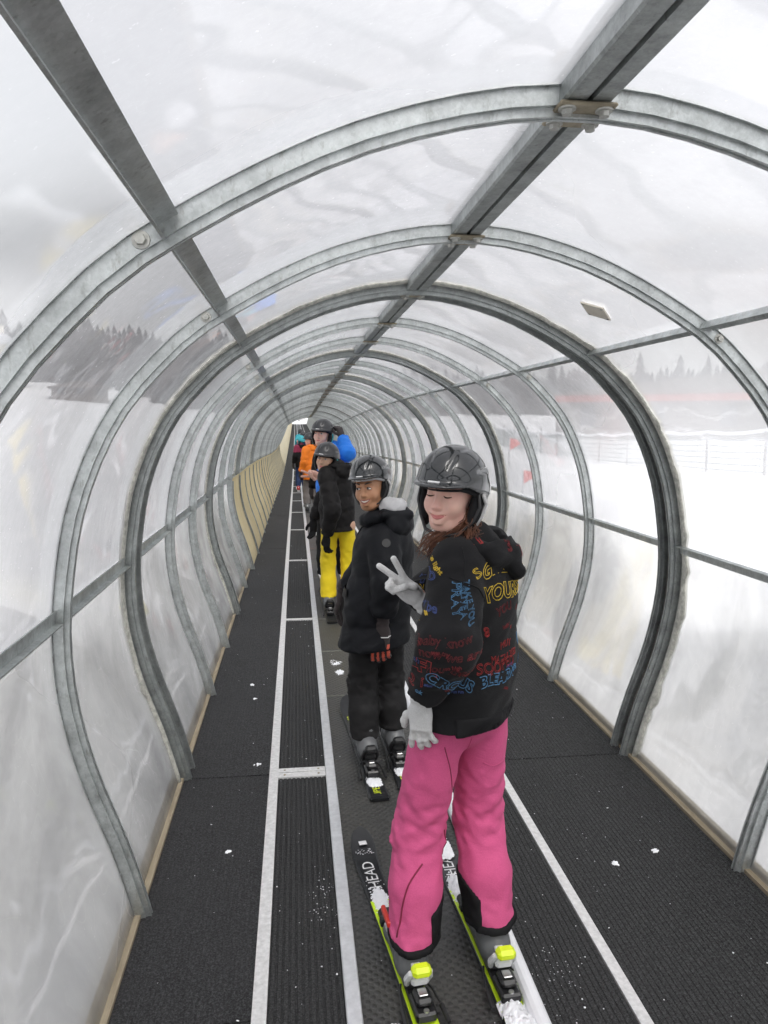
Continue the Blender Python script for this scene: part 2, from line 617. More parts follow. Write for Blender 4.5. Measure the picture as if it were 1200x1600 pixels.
# torn foam strip along the outside of the joint
secf = [(-.012, -.062), (.006, -.060), (.010, -.048), (.006, -.036), (-.012, -.034)]
V, Fc = sweep(secf, .02, SL - .02, 140)
V = np.array(V)
V[:, 1] += np.repeat(.012 * np.abs(rng.standard_normal(140)), 5) * np.tile([-1, -1, -.3, 0, 0], 140)
foam_me = mesh_from(V, Fc, M['foam'], True, 'foam_strip')
for (y, kind) in ribs:
    if kind == 1 and y < NEAR:
        obj('joint_seal', gas_me, tunnel, (0, y, float(zoff(y))))
        if y < 13:
            obj('foam_strip', foam_me, tunnel, (0, y, float(zoff(y))))

# sheets, purlins and ridge: one piece per bay
def sheet(s0, s1, n, matn):
    V, Fc = [], []
    ny_ = 5
    for k, s in enumerate(np.linspace(s0, s1, n)):
        p, nn = at_s(s), nrm_s(s)
        for q in range(ny_):
            yy = BAY * q / (ny_ - 1)
            wob = .004 * math.sin(5 * s + q * 1.7) * math.sin(math.pi * q / (ny_ - 1))
            c_ = p - nn * (.003 + wob)
            V.append((c_[0], yy, c_[1]))
    for k in range(n - 1):
        for q in range(ny_ - 1):
            Fc.append((k * ny_ + q, (k + 1) * ny_ + q, (k + 1) * ny_ + q + 1, k * ny_ + q + 1))
    return mesh_from(V, Fc, M[matn], True, 'pane')
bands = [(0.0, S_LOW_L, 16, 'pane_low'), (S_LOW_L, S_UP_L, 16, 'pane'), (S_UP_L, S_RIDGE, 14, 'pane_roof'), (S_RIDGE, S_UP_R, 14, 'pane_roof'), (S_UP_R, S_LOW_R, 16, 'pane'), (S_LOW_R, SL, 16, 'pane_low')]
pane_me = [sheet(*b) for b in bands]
V, Fc = sweep([(.048, .004), (.053, .004), (.053, BAY - .004), (.048, BAY - .004)], .03, S_LOW_L - .0, 14)
ply_me = mesh_from(V, Fc, M['ply'], True, 'cream_board')
soften(ply_me)
# seams in the plywood: battens
def batten():
    m = MB()
    V, Fc = sweep([(.052, -.014), (.066, -.012), (.066, .012), (.052, .014)], .0, S_LOW_L - .03, 14)
    return mesh_from(V, Fc, M['galv_dark'], False, 'batten')
batten_me = batten()
def angle_iron(s, sz, th, out):
    """small angle profile along the bay at arc position s"""
    p, nn, t = at_s(s), nrm_s(s), tan_s(s)
    m = MB()
    def pt(a, d, y):
        q = p + t * a + nn * d
        return (q[0], y, q[1])
    L = [(-sz, out), (sz, out), (sz, out + th), (-sz + th, out + th), (-sz + th, out + sz * 1.3), (-sz, out + sz * 1.3)]
    V = [pt(a, d, .026) for a, d in L] + [pt(a, d, BAY - .026) for a, d in L]
    n = len(L)
    m.add(V, [tuple(range(n)), tuple(range(2 * n - 1, n - 1, -1))] + [(k, n + k, n + (k + 1) % n, (k + 1) % n) for k in range(n)])
    return m.mesh('purlin', M['galv'])
pur = [angle_iron(S_LOW_L, .022, .005, .004), angle_iron(S_UP_L, .024, .005, .004), angle_iron(S_UP_R, .022, .005, .004), angle_iron(S_LOW_R, .020, .005, .004)]
def ridge_mesh(L):
    m = MB()
    S = [(x_, z_ + .026) for x_, z_ in [(-.047, 2.272), (-.047, 2.220), (-.042, 2.215), (-.006, 2.215), (-.005, 2.226), (.005, 2.226), (.006, 2.215), (.042, 2.215), (.047, 2.220), (.047, 2.272)]]
    n = len(S)
    V = [(x, 0, z) for x, z in S] + [(x, L, z) for x, z in S]
    m.add(V, [tuple(range(n)), tuple(range(2 * n - 1, n - 1, -1))] + [(k, n + k, n + (k + 1) % n, (k + 1) % n) for k in range(n)])
    return m.mesh('ridge_beam', M['galv_dark'])
ridge_me = ridge_mesh(BAY + .004)
m = MB(); m.bevbox((-.056, -.054, 2.2315), (.056, .054, 2.2395), .003)
plate_me = m.mesh('joint_plate', M['rust_plate'])
m = MB(); m.box((-.018, .2, .0), (.018, .2 + BAY, .07))
# timber edging
def kick(sgn):
    m = MB()
    x = sgn * 1.086
    m.box((min(x, x + sgn * .034), 0, -.02), (max(x, x + sgn * .034), BAY + .003, .008))
    m.box((min(x + sgn * .034, x + sgn * .052), 0, -.02), (max(x + sgn * .034, x + sgn * .052), BAY + .003, .028))
    return m.mesh('edge_board', M['wood'])
kick_me = {s: kick(s) for s in (-1, 1)}
yb = [r_ for r_ in ribs]
for k in range(len(yb) - 1):
    y0, kd = yb[k]
    y1 = yb[k + 1][0]
    if y0 > NEAR:
        break
    z0 = float(zoff(y0))
    sl = math.atan2(float(zoff(y1)) - z0, y1 - y0)
    if kd == 1:
        for s_ in (-1, 1):
            e = obj('edge_board', kick_me[s_], tunnel, (0, y0, z0), (sl, 0, 0)); e.scale = (1, (y1 - y0) / BAY, 1)
        e = obj('ridge_beam', ridge_me, tunnel, (0, y0, z0), (sl, 0, 0)); e.scale = (1, (y1 - y0) / BAY, 1)
    else:
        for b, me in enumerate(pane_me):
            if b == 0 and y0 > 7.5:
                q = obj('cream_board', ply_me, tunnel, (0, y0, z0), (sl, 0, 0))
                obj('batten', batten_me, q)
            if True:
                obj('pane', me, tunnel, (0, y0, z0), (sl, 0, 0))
        for me in pur:
            obj('purlin', me, tunnel, (0, y0, z0), (sl, 0, 0))
        for s_ in (-1, 1):
            obj('edge_board', kick_me[s_], tunnel, (0, y0, z0), (sl, 0, 0))
        obj('ridge_beam', ridge_me, tunnel, (0, y0, z0), (sl, 0, 0))
    yy = y0 if kd == 0 else (y0 + JOINT / 2 if kd == 1 else None)
    if yy is not None:
        o = obj('joint_plate', plate_me, tunnel, (0, yy, z0))
        if y0 < 7:
            for bx in (-.036, .036):
                for by in (-.034, .034):
                    obj('bolt', bolt_me, o, (bx, by, 2.2315), (R(180), 0, 0))
# the far run: sheets, ply, ridge and purlins
yl = np.arange(max(r_[0] for r_ in ribs if r_[0] <= NEAR) + .0, 112, 2.0)
def far_run(name, s0, s1, n, matn, off=0.0):
    V, Fc = [], []
    ss = np.linspace(s0, s1, n)
    for y in yl:
        for s in ss:
            p = at_s(s) - nrm_s(s) * (.003 - off)
            V.append((p[0], y, p[1] + zoff(y)))
    for a_ in range(len(yl) - 1):
        for b_ in range(n - 1):
            Fc.append((a_ * n + b_, a_ * n + b_ + 1, (a_ + 1) * n + b_ + 1, (a_ + 1) * n + b_))
    o = obj(name, mesh_from(V, Fc, M[matn], True, name), tunnel)
    o['kind'] = 'stuff'
far_run('cream_board', .02, S_LOW_L, 8, 'ply', .053)
far_run('pane', S_LOW_L, SL, 44, 'pane_roof')
m = MB()
for s in (S_LOW_L, S_UP_L, S_RIDGE, S_UP_R, S_LOW_R):
    p = at_s(s) + nrm_s(s) * .03
    m.tube([(p[0], y, p[1] + zoff(y)) for y in yl], .025 if s != S_RIDGE else .05, 6)
o = m.build('purlin', M['galv_dark'], tunnel); o['kind'] = 'stuff'
# beige plate riveted to the roof sheet
s = s_at(.62, 2.06)
p, nn, t_ = at_s(s), nrm_s(s), tan_s(s)
m = MB()
for (a0, a1, d0, d1) in ((-.055, .055, .001, .007),):
    q = []
    for d in (d0, d1):
        for a_, b_ in ((-.072, 0), (0, -.072), (.072, 0), (0, .072)):
            c_ = p + t_ * a_ + nn * d
            q.append((c_[0], b_, c_[1]))
    m.add(q, [(0, 3, 2, 1), (4, 5, 6, 7), (0, 1, 5, 4), (1, 2, 6, 5), (2, 3, 7, 6), (3, 0, 4, 7)])
o = m.build('cover_plate', M['beige'], tunnel, loc=(0, 2.86, 0)); o['label'] = 'small square beige plate riveted to the roof sheet'
m = MB()
for a_, b_ in ((-.058, 0), (0, -.058), (.058, 0), (0, .058)):
    c_ = p + t_ * a_ + nn * .007
    m.tube([(c_[0], b_, c_[1]), (c_[0] + nn[0] * .003, b_, c_[1] + nn[1] * .003)], .0045, 6)
m.build('rivet', M['bolt'], o)

# ================================================================ the floor
YF = np.concatenate([np.arange(-3, 14, .5), np.arange(14, 112, 2.0)])
def strip(section, ya=None, closed=True):
    """(x, z) loop extruded along the tunnel"""
    ya = YF if ya is None else ya
    V, Fc = [], []
    m_ = len(section)
    for y in ya:
        zz = float(zoff(y))
        for x, z in section:
            V.append((x, y, z + zz))
    for k in range(len(ya) - 1):
        for e in range(m_ if closed else m_ - 1):
            Fc.append((k * m_ + e, (k + 1) * m_ + e, (k + 1) * m_ + (e + 1) % m_, k * m_ + (e + 1) % m_))
    if closed:
        Fc.append(tuple(range(m_)))
        Fc.append(tuple(((len(ya) - 1) * m_ + e) for e in range(m_ - 1, -1, -1)))
    return V, Fc
def ribbed(x0, x1, pitch, z, depth):
    """top profile with lengthwise ribs, closed below"""
    n = max(1, int(round((x1 - x0) / pitch)))
    P = []
    for k in range(n):
        a_ = x0 + (x1 - x0) * k / n
        d = (x1 - x0) / n
        P += [(a_, z - depth), (a_ + d * .22, z - depth), (a_ + d * .34, z), (a_ + d * .88, z), (a_ + d, z - depth)][: 5 if k == n - 1 else 4]
    return [(x0, z - .03)] + P + [(x1, z - .03)]
walk = empty('walkway', (0, 0, 0))
tag(walk, 'charcoal floor mats along both sides of the moving carpet', 'walkway', kind='structure')
def mats(x0, x1, pitch, depth, cuts, z, matn):
    for a_, b_ in zip(cuts[:-1], cuts[1:]):
        ya = np.unique(np.concatenate([[a_ + .003], YF[(YF > a_ + .05) & (YF < b_ - .05)], [b_ - .003]]))
        zj = z + rng.uniform(-.0015, .0015)
        V, Fc = strip(ribbed(x0, x1, pitch, zj, depth), ya)
        obj('mat', mesh_from(V, Fc, M[matn], False, 'mat'), walk)
JY = [-3, .59, 3.37, 6.15, 8.93, 11.71, 14.5, 20, 30, 50, 112]
mats(-.541, -.148, .0155, .0018, [-3, 1.9, 3.36, 6.6, 9.9, 14, 22, 40, 112], -.004, 'mat')
mats(-.104, .117, .0205, .0042, [y_ for y_ in JY], -.006, 'ribmat')
mats(.676, .925, .019, .0032, [-3, .6, 3.38, 6.4, 9.4, 14, 22, 40, 112], -.006, 'ribmat')
mats(.963, 1.630, .0185, .0028, [-3, .36, 3.38, 6.4, 9.4, 14, 22, 40, 112], -.004, 'ribmat')
V, Fc = strip([(-.6, -.06), (-.6, -.034), (1.69, -.034), (1.69, -.06)])
obj('floor_deck', mesh_from(V, Fc, M['galv_dark'], False, 'floor_deck'), walk)

conv = empty('conveyor', (.4, 0, 0))
tag(conv, 'black studded moving carpet between a flat silver rail and a white pipe', 'conveyor')
def cpart(name, section, matn, cuts=None):
    cuts = cuts or [-3, 112]
    for a_, b_ in zip(cuts[:-1], cuts[1:]):
        ya = np.unique(np.concatenate([[a_ + .001], YF[(YF > a_ + .05) & (YF < b_ - .05)], [b_ - .001]]))
        V, Fc = strip([(x - .4, z) for x, z in section], ya)
        obj(name, mesh_from(V, Fc, M[matn], False, name), conv)
cpart('belt', [(.150, -.034), (.150, -.012), (.655, -.012), (.655, -.034)], 'belt')
cpart('edge_rail', [(.118, -.03), (.118, .006), (.121, .009), (.160, .009), (.163, .006), (.163, -.03)], 'alu', [-3, 3.40, 6.2, 9, 14.5, 20, 50, 112])
cpart('edge_strip', [(-.147, -.03), (-.147, .001), (-.105, .001), (-.105, -.03)], 'paint_bar', [-3, 3.385, 6.2, 12, 22, 112])
cpart('edge_strip', [(.926, -.03), (.926, .001), (.962, .001), (.962, -.03)], 'paint_bar', [-3, 3.385, 9.4, 22, 112])
cpart('round_rail', [(.650 + .027 * math.cos(a_), .004 + .027 * math.sin(a_)) for a_ in np.linspace(0, 6.283, 15)[:-1][::-1]], 'white_pipe', [-3, 4.4, 10, 112])
for y in (.59, 3.37, 6.15, 8.93, 11.71, 14.49, 17.27, 20.05, 22.8, 25.6, 28.4, 31.2):
    m = MB()
    zz = float(zoff(y))
    if abs(y - 3.37) < .1 or abs(y - .59) < .1:
        m.box((-.505, y - .052, -.02 + zz), (-.283, y - .008, .0005 + zz))
        m.box((-.505, y - .004, -.02 + zz), (-.283, y + .036, .0015 + zz))
    else:
        m.box((-.505, y - .024, -.02 + zz), (-.283, y + .024, .001 + zz))
    o = m.build('cross_bar', M['paint_bar'], conv)
    if y < 4:
        for xx in (-.475, -.315):
            for dy in (-.03, .016):
                MB().tube([(xx, y + dy, zz), (xx, y + dy, .003 + zz)], .0055, 8).build('screw', M['rust_plate'], o)
for y in (-.42, .47, 1.36, 2.25, 3.5, 4.36, 5.26, 6.17, 7.06, 7.95, 8.85, 9.75, 11, 13, 15, 17.5, 20):                   # belt seams, slightly scuffed
    if 1.5 < y < 4:
        continue
    m = MB()
    zz = float(zoff(y))
    m.box((-.235, y - .010, -.0118 + zz), (.225, y + .010, -.0098 + zz))
    m.build('belt_seam', M['seam'] if 'seam' in M else M['gasket'], conv)
# ================================================================ outside the tunnel
M['spruce'] = simple('dark_spruce', (.026, .034, .038), .9, 0, .4, .6, .2)
M['spruce2'] = simple('frosted_spruce', (.05, .058, .062), .9, 0, .4, .6, .2)
def spruce(h, r_, seed):
    q = random.Random(seed)
    m = MB()
    m.tube([(0, 0, -1.5), (0, 0, h * .5)], [.16, .06], 5)
    nl = 8
    for k in range(nl):
        f = k / nl
        z0 = h * (.06 + .90 * f)
        rad = r_ * (1 - f) ** .85 * q.uniform(.85, 1.15) + .12
        dz = h * .20 * (1 - .4 * f)
        n = 9
        a0 = q.uniform(0, 6)
        V = [(0, 0, z0 + dz)]
        for e in range(2 * n):
            an = a0 + math.pi * e / n + q.uniform(-.1, .1)
            rr = rad * (q.uniform(.85, 1.2) if e % 2 == 0 else q.uniform(.45, .65))
            V.append((rr * math.cos(an), rr * math.sin(an), z0 - (dz * .35 if e % 2 == 0 else -dz * .1) * q.uniform(.6, 1.3)))
        m.add(V, [(0, 1 + e, 1 + (e + 1) % (2 * n)) for e in range(2 * n)])
    return np.array(m.V), m.F
kinds = [spruce(8 + 1.2 * k, 2.3 + .3 * k, k) for k in range(5)]
def forest(name, label, n, az0, az1, r0, r1, matn, seed, gap=None, sc_=1.0):
    q = random.Random(seed)
    m = MB()
    k = 0
    while k < n:
        az = R(q.uniform(az0, az1))
        rr = r0 + (r1 - r0) * q.random() ** .8
        x, y = rr * math.sin(az), rr * math.cos(az)
        if abs(x - CX) < 12 or (gap and gap(x, y)):
            continue
        V, Fc = kinds[q.randrange(5)]
        s = q.uniform(.65, 1.2) * sc_
        an = q.uniform(0, 6.28)
        c, d = math.cos(an) * s, math.sin(an) * s
        z = float(ground_z(np.array(x), np.array(y)))
        W = np.stack([V[:, 0] * c - V[:, 1] * d + x, V[:, 0] * d + V[:, 1] * c + y, V[:, 2] * s + z - .2], 1)
        m.add(W, Fc)
        k += 1
    o = m.build(name, M[matn])
    tag(o, label, 'forest', kind='stuff')
def gapL(x, y):
    return math.hypot(x + 53, y - 140) < 22 or (math.hypot(x + 34, y - 122) < 14)
forest('spruce_forest', 'dark spruce wood on the hillside left of the tunnel', 1000, -27, -4, 128, 235, 'spruce', 1, gapL)
forest('spruce_forest', 'grey spruce wood on the rise right of the tunnel', 1300, 6, 46, 100, 175, 'spruce2', 2, None, .55)

M['render_wall'] = simple('cream_render', (.62, .58, .47), .9)
M['dark_wall'] = simple('dark_timber_cladding', (.10, .085, .075), .85)
M['slate'] = simple('snow_dusted_slate', (.42, .43, .46), .8)
M['pane_dark'] = simple('dark_window_glass', (.03, .035, .045), .15, 0, .1)
M['red_board'] = simple('red_painted_board', (.55, .07, .04), .6)
def house(name, label, loc, rz, w_, d_, h_, wall, nwin, rows, cat='house', stripe=None, pitch=.26, roofm='slate'):
    z = float(ground_z(np.array(loc[0]), np.array(loc[1]))) - .5
    e = empty(name, (loc[0], loc[1], z))
    e.rotation_euler = (0, 0, rz)
    tag(e, label, cat)
    MB().box((-w_ / 2, -d_ / 2, 0), (w_ / 2, d_ / 2, h_)).build('wall', M[wall], e)
    m = MB()
    o_ = .6
    V = [(-w_ / 2 - o_, -d_ / 2 - o_, h_ - .1), (w_ / 2 + o_, -d_ / 2 - o_, h_ - .1), (w_ / 2 + o_, d_ / 2 + o_, h_ - .1), (-w_ / 2 - o_, d_ / 2 + o_, h_ - .1), (0, -d_ / 2 - o_, h_ + w_ * pitch), (0, d_ / 2 + o_, h_ + w_ * pitch)]
    m.add(V, [(0, 1, 4), (2, 3, 5), (1, 2, 5, 4), (3, 0, 4, 5), (3, 2, 1, 0)])
    rf = m.build('roof', M[roofm], e)
    MB().box((w_ * .18, -.4, h_ + .3), (w_ * .18 + .6, .3, h_ + w_ * pitch + .5)).build('chimney', M[wall], rf)
    for r_ in range(rows):
        for k in range(nwin):
            x = -w_ / 2 + w_ * (k + .5) / nwin
            zz = 1.4 + r_ * 2.5
            f = MB().box((x - .6, -d_ / 2 - .05, zz - .1), (x + .6, -d_ / 2 + .1, zz + 1.4)).build('window', M['dark_wall'], e)
            MB().box((x - .48, -d_ / 2 - .08, zz), (x + .48, -d_ / 2 - .04, zz + 1.28)).build('pane', M['pane_dark'], f)
    MB().box((-.5 + w_ * .5 / nwin, -d_ / 2 - .07, .5), (.5 + w_ * .5 / nwin, -d_ / 2 - .02, .5 + .75)).build('door', M['dark_wall'], e)
    if stripe:
        MB().box((-w_ / 2 - .06, -d_ / 2 - .12, stripe), (w_ / 2 + .06, -d_ / 2 - .06, stripe + .45)).build('fascia_board', M['red_board'], e)
    return e
house('house', 'cream rendered house among spruces on the left hillside', (-53, 138, 0), R(18), 11, 9, 7.5, 'render_wall', 3, 2)
house('hut', 'low grey hut at the foot of the wood on the left', (-33, 120, 0), R(14), 8, 5, 2.4, 'dark_wall', 3, 1, 'hut', None, .12, 'dark_wall')
house('lodge', 'dark timber lodge with a red fascia board right of the tunnel', (31, 46, 0), R(-32), 26, 8, 3.6, 'dark_wall', 6, 1, 'lodge', 3.0, .05, 'dark_wall')

# netting fence on the right
M['net'] = None
t = NT('green_safety_netting')
v = t.coord((1, 1, 1))
n = t.noise(3, 4, .6, v)
t.principled(t.ramp(n, [(.3, (.20, .27, .27)), (.7, (.30, .36, .35))]), .8)
M['net'] = t.m
M['snow_white'] = simple('snow_covered_rope', (.82, .83, .86), .7)
fe = empty('net_fence', (9.5, 9, .6))
tag(fe, 'green netting safety fence with a white top band right of the tunnel', 'fence')
yy = np.arange(2, 46, 2.5)
for a_, b_ in zip(yy[:-1], yy[1:]):
    xa, xb = 9.5 + .06 * (a_ - 9), 9.5 + .06 * (b_ - 9)
    za, zb = [float(ground_z(np.array(x_), np.array(y_))) for x_, y_ in ((xa, a_), (xb, b_))]
    m = MB()
    nseg = 6
    for wi in range(7):                     # horizontal cords
        pts = [(xa + (xb - xa) * s - 9.5, a_ + (b_ - a_) * s - 9, za + (zb - za) * s + .06 + .145 * wi - .05 * math.sin(math.pi * s) * (wi / 6) - .6) for s in np.linspace(0, 1, nseg)]
        m.tube(pts, .014, 4, False)
    for s in np.linspace(0.02, .98, 18):
        m.tube([(xa + (xb - xa) * s - 9.5, a_ + (b_ - a_) * s - 9, za + (zb - za) * s + .06 + q_ * .87 - .05 * math.sin(math.pi * s) * q_ - .6) for q_ in (0, 1)], .012, 4, False)
    m.build('net', M['net'], fe)
    m = MB()
    m.tube([(xa + (xb - xa) * s - 9.5, a_ + (b_ - a_) * s - 9, za + (zb - za) * s + .96 - .06 * math.sin(math.pi * s) - .6) for s in np.linspace(0, 1, 8)], .045, 6)
    m.build('top_band', M['snow_white'], fe)
    m = MB()
    m.tube([(xa - 9.5, a_ - 9, za - .9), (xa - 9.5, a_ - 9, za + .55)], .03, 6)
    m.build('post', M['dark_wall'], fe)
# marker pennants outside
M['red_cloth'] = simple('red_pennant_cloth', (.72, .07, .05), .7)
M['yellow_foam'] = simple('yellow_padding', (.80, .72, .30), .7, 0, .12, 8)
def pennant(x, y, z, s, label):
    zz = float(ground_z(np.array(x), np.array(y)))
    e = empty('marker_flag', (x, y, zz))
    tag(e, label, 'flag', 'red pennants beside the piste')
    MB().tube([(0, 0, -.2), (0, 0, z - zz + s * .3)], .014, 6).build('pole', M['alu'], e)
    m = MB()
    zt = z - zz + s * .25
    V = [(0, 0, zt), (0, 0, zt - s), (s * .5, -.02, zt - s * .1), (s * .5, -.02, zt - s * .7), (s * 1.0, .03, zt - s * .45)]
    m.add(V + [(a_, b_ + .008, c_) for a_, b_, c_ in V], [(0, 1, 3, 2), (2, 3, 4), (5, 7, 8, 6), (7, 9, 8), (0, 2, 7, 5), (2, 4, 9, 7), (4, 3, 8, 9), (3, 1, 6, 8), (1, 0, 5, 6)])
    m.build('pennant', M['red_cloth'], e)
pennant(3.95, 13.4, 1.33, .24, 'red pennant seen through the right wall, the upper of two')
pennant(4.1, 13.0, .75, .26, 'red pennant seen through the right wall, the lower of two')
# yellow padding leaning on the snow bank just outside the sheets
def pad(loc, rot, w_, h_, label):
    m = MB()
    m.bevbox((-w_ / 2, -.07, 0), (w_ / 2, .07, h_), .045)
    o = m.build('padding_mat', M['yellow_foam'], None, True, loc, rot)
    tag(o, label, 'mat', 'yellow padding mats in the snow')
    MB().bevbox((-w_ / 2 - .004, -.074, h_ * .42), (w_ / 2 + .004, .074, h_ * .50), .02).build('strap', M['slate'], o)
pad((-1.14, 5.55, .02), (R(-20), R(-10), R(84)), .34, .36, 'yellow padding mat in the snow behind the left sheets')
pad((2.28, 5.55, .06), (R(-22), R(6), R(-82)), .55, .36, 'yellow padding mat in the snow behind the right sheets')
# ================================================================ implicit-surface kit for soft shapes
def _v(a):
    return np.array(a, float)
def unit(a):
    a = _v(a)
    return a / np.linalg.norm(a)

class Grid:
    def __init__(self, lo, hi, h, fine=None):
        """rectilinear grid; fine = (lo, hi, h) refines the axes inside that box"""
        self.ax = []
        for k in range(3):
            if fine is None:
                a = np.arange(lo[k], hi[k] + h, h)
            else:
                fl, fh, hf = fine[0][k], fine[1][k], fine[2]
                a = np.concatenate([np.arange(lo[k], fl - h * .3, h), np.arange(max(fl, lo[k]), min(fh, hi[k]), hf), np.arange(fh, hi[k] + h, h)])
            self.ax.append(a)
        self.D = np.full([len(a) for a in self.ax], 9.0, np.float32)
    def sl(self, lo, hi):
        s = []
        for k in range(3):
            i0 = np.searchsorted(self.ax[k], lo[k])
            i1 = np.searchsorted(self.ax[k], hi[k])
            if i1 <= i0:
                return None
            s.append(slice(i0, i1))
        return tuple(s)
    def pts(self, s):
        return np.stack(np.meshgrid(*[self.ax[k][s[k]] for k in range(3)], indexing='ij'), -1)
    def put(self, lo, hi, fn, k=.02, sub=False, inter=False):
        s = self.sl(_v(lo) - k - .02, _v(hi) + k + .02) if not inter else (slice(None),) * 3
        if s is None:
            return
        P = self.pts(s)
        d = fn(P)
        D = self.D[s]
        if sub:
            d = -d
            h = np.clip(.5 + .5 * (d - D) / k, 0, 1)
            self.D[s] = D * (1 - h) + d * h + k * h * (1 - h)
        elif inter:
            self.D[s] = np.maximum(D, d)
        else:
            h = np.clip(.5 + .5 * (D - d) / k, 0, 1)
            r_ = D * (1 - h) + d * h - k * h * (1 - h)
            self.D[s] = np.where(D > 8, d, r_)
    # --- primitives
    def cap(self, a, b, ra, rb, k=.02, flat=None, mod=None, sub=False):
        a, b = _v(a), _v(b)
        R_ = max(ra, rb) * 1.25 + .03
        ab = b - a
        L = np.linalg.norm(ab)
        def fn(P):
            q = P - a
            t = np.clip((q @ ab) / (L * L), 0, 1)
            r_ = ra + (rb - ra) * t
            w_ = q - t[..., None] * ab
            if flat is not None:
                n_, f_ = unit(flat[0]), flat[1]
                w_ = w_ + (w_ @ n_)[..., None] * n_ * (f_ - 1)
            d = np.linalg.norm(w_, axis=-1) - r_
            if mod is not None:
                d = d - mod(P, t * L, t)
            return d
        self.put(np.minimum(a, b) - R_, np.maximum(a, b) + R_, fn, k, sub)
    def ell(self, c, r_, Rm=None, k=.02, sub=False, mod=None):
        c, r_ = _v(c), _v(r_)
        def fn(P):
            q = P - c
            if Rm is not None:
                q = q @ Rm
            k0 = np.linalg.norm(q / r_, axis=-1)
            k1 = np.linalg.norm(q / (r_ * r_), axis=-1) + 1e-9
            d = k0 * (k0 - 1) / k1
            if mod is not None:
                d = d - mod(P, None, None)
            return d
        m_ = max(r_) + .03
        self.put(c - m_, c + m_, fn, k, sub)
    def box(self, c, hs, rnd, Rm=None, k=.01, sub=False):
        c, hs = _v(c), _v(hs)
        def fn(P):
            q = P - c
            if Rm is not None:
                q = q @ Rm
            e = np.abs(q) - (hs - rnd)
            return np.linalg.norm(np.maximum(e, 0), axis=-1) + np.minimum(e.max(-1), 0) - rnd
        m_ = np.linalg.norm(hs) + .02
        self.put(c - m_, c + m_, fn, k, sub)
    def plane(self, p, n):
        """keep the side opposite n"""
        p, n = _v(p), unit(n)
        self.put((0, 0, 0), (0, 0, 0), lambda P: (P - p) @ n, inter=True)
    def warp(self, fn):
        s = (slice(None),) * 3
        self.D -= fn(self.pts(s)).astype(np.float32)
    def mesh(self, name, mat, org=(0, 0, 0), smooth_it=1):
        D = self.D
        ins = D < 0
        nx_, ny_, nz_ = D.shape
        A = self.ax
        cs = np.zeros((nx_ - 1, ny_ - 1, nz_ - 1), np.uint8)
        for dx in (0, 1):
            for dy in (0, 1):
                for dz in (0, 1):
                    cs += ins[dx:nx_ - 1 + dx, dy:ny_ - 1 + dy, dz:nz_ - 1 + dz]
        act = (cs > 0) & (cs < 8)
        I = np.argwhere(act)
        if len(I) == 0:
            raise RuntimeError('empty surface ' + name)
        idx = -np.ones(act.shape, np.int64)
        idx[act] = np.arange(len(I))
        pos = np.zeros((len(I), 3))
        cnt = np.zeros(len(I))
        corners = [(a_, b_, c_) for a_ in (0, 1) for b_ in (0, 1) for c_ in (0, 1)]
        for ca in corners:
            for ax_ in range(3):
                if ca[ax_] == 1:
                    continue
                cb = list(ca)
                cb[ax_] = 1
                ia, ib = I + np.array(ca), I + np.array(cb)
                da = D[ia[:, 0], ia[:, 1], ia[:, 2]]
                db = D[ib[:, 0], ib[:, 1], ib[:, 2]]
                m_ = (da < 0) != (db < 0)
                t_ = np.where(m_, da / np.where(m_, da - db, 1), 0)
                pa = np.stack([A[q][ia[:, q]] for q in range(3)], 1)
                pb = np.stack([A[q][ib[:, q]] for q in range(3)], 1)
                pos += np.where(m_[:, None], pa + (pb - pa) * t_[:, None], 0)
                cnt += m_
        V = pos / cnt[:, None]
        Q = []
        for ax_ in range(3):
            o1, o2 = [(1, 2), (2, 0), (0, 1)][ax_]
            sh = list(D.shape)
            s0 = [slice(None)] * 3
            s1 = [slice(None)] * 3
            s0[ax_] = slice(0, sh[ax_] - 1)
            s1[ax_] = slice(1, sh[ax_])
            for q in (o1, o2):
                s0[q] = slice(1, sh[q] - 1)
                s1[q] = slice(1, sh[q] - 1)
            a_, b_ = ins[tuple(s0)], ins[tuple(s1)]
            E_ = np.argwhere(a_ != b_)
            if len(E_) == 0:
                continue
            fl = a_[E_[:, 0], E_[:, 1], E_[:, 2]]
            base = E_.copy()
            base[:, o1] += 1
            base[:, o2] += 1
            def cell(d1, d2):
                c_ = base.copy()
                c_[:, o1] -= d1
                c_[:, o2] -= d2
                return idx[c_[:, 0], c_[:, 1], c_[:, 2]]
            q4 = np.stack([cell(1, 1), cell(0, 1), cell(0, 0), cell(1, 0)], 1)
            q4[~fl] = q4[~fl][:, ::-1]
            Q.append(q4)
        Q = np.concatenate(Q)
        Q = Q[(Q >= 0).all(1)]
        for _ in range(smooth_it):
            acc = np.zeros_like(V)
            n_ = np.zeros(len(V))
            for e in range(4):
                a_, b_ = Q[:, e], Q[:, (e + 1) % 4]
                np.add.at(acc, a_, V[b_]); np.add.at(n_, a_, 1)
                np.add.at(acc, b_, V[a_]); np.add.at(n_, b_, 1)
            V = V * .5 + .5 * acc / np.maximum(n_, 1)[:, None]
        V = V - _v(org)
        me = bpy.data.meshes.new(name)
        me.vertices.add(len(V))
        me.vertices.foreach_set('co', V.astype(np.float32).ravel())
        me.loops.add(len(Q) * 4)
        me.loops.foreach_set('vertex_index', Q.astype(np.int32).ravel())
        me.polygons.add(len(Q))
        me.polygons.foreach_set('loop_start', np.arange(0, len(Q) * 4, 4, dtype=np.int32))
        me.polygons.foreach_set('use_smooth', np.ones(len(Q), bool))
        me.update(calc_edges=True)
        me.validate()
        me.materials.append(mat)
        return me

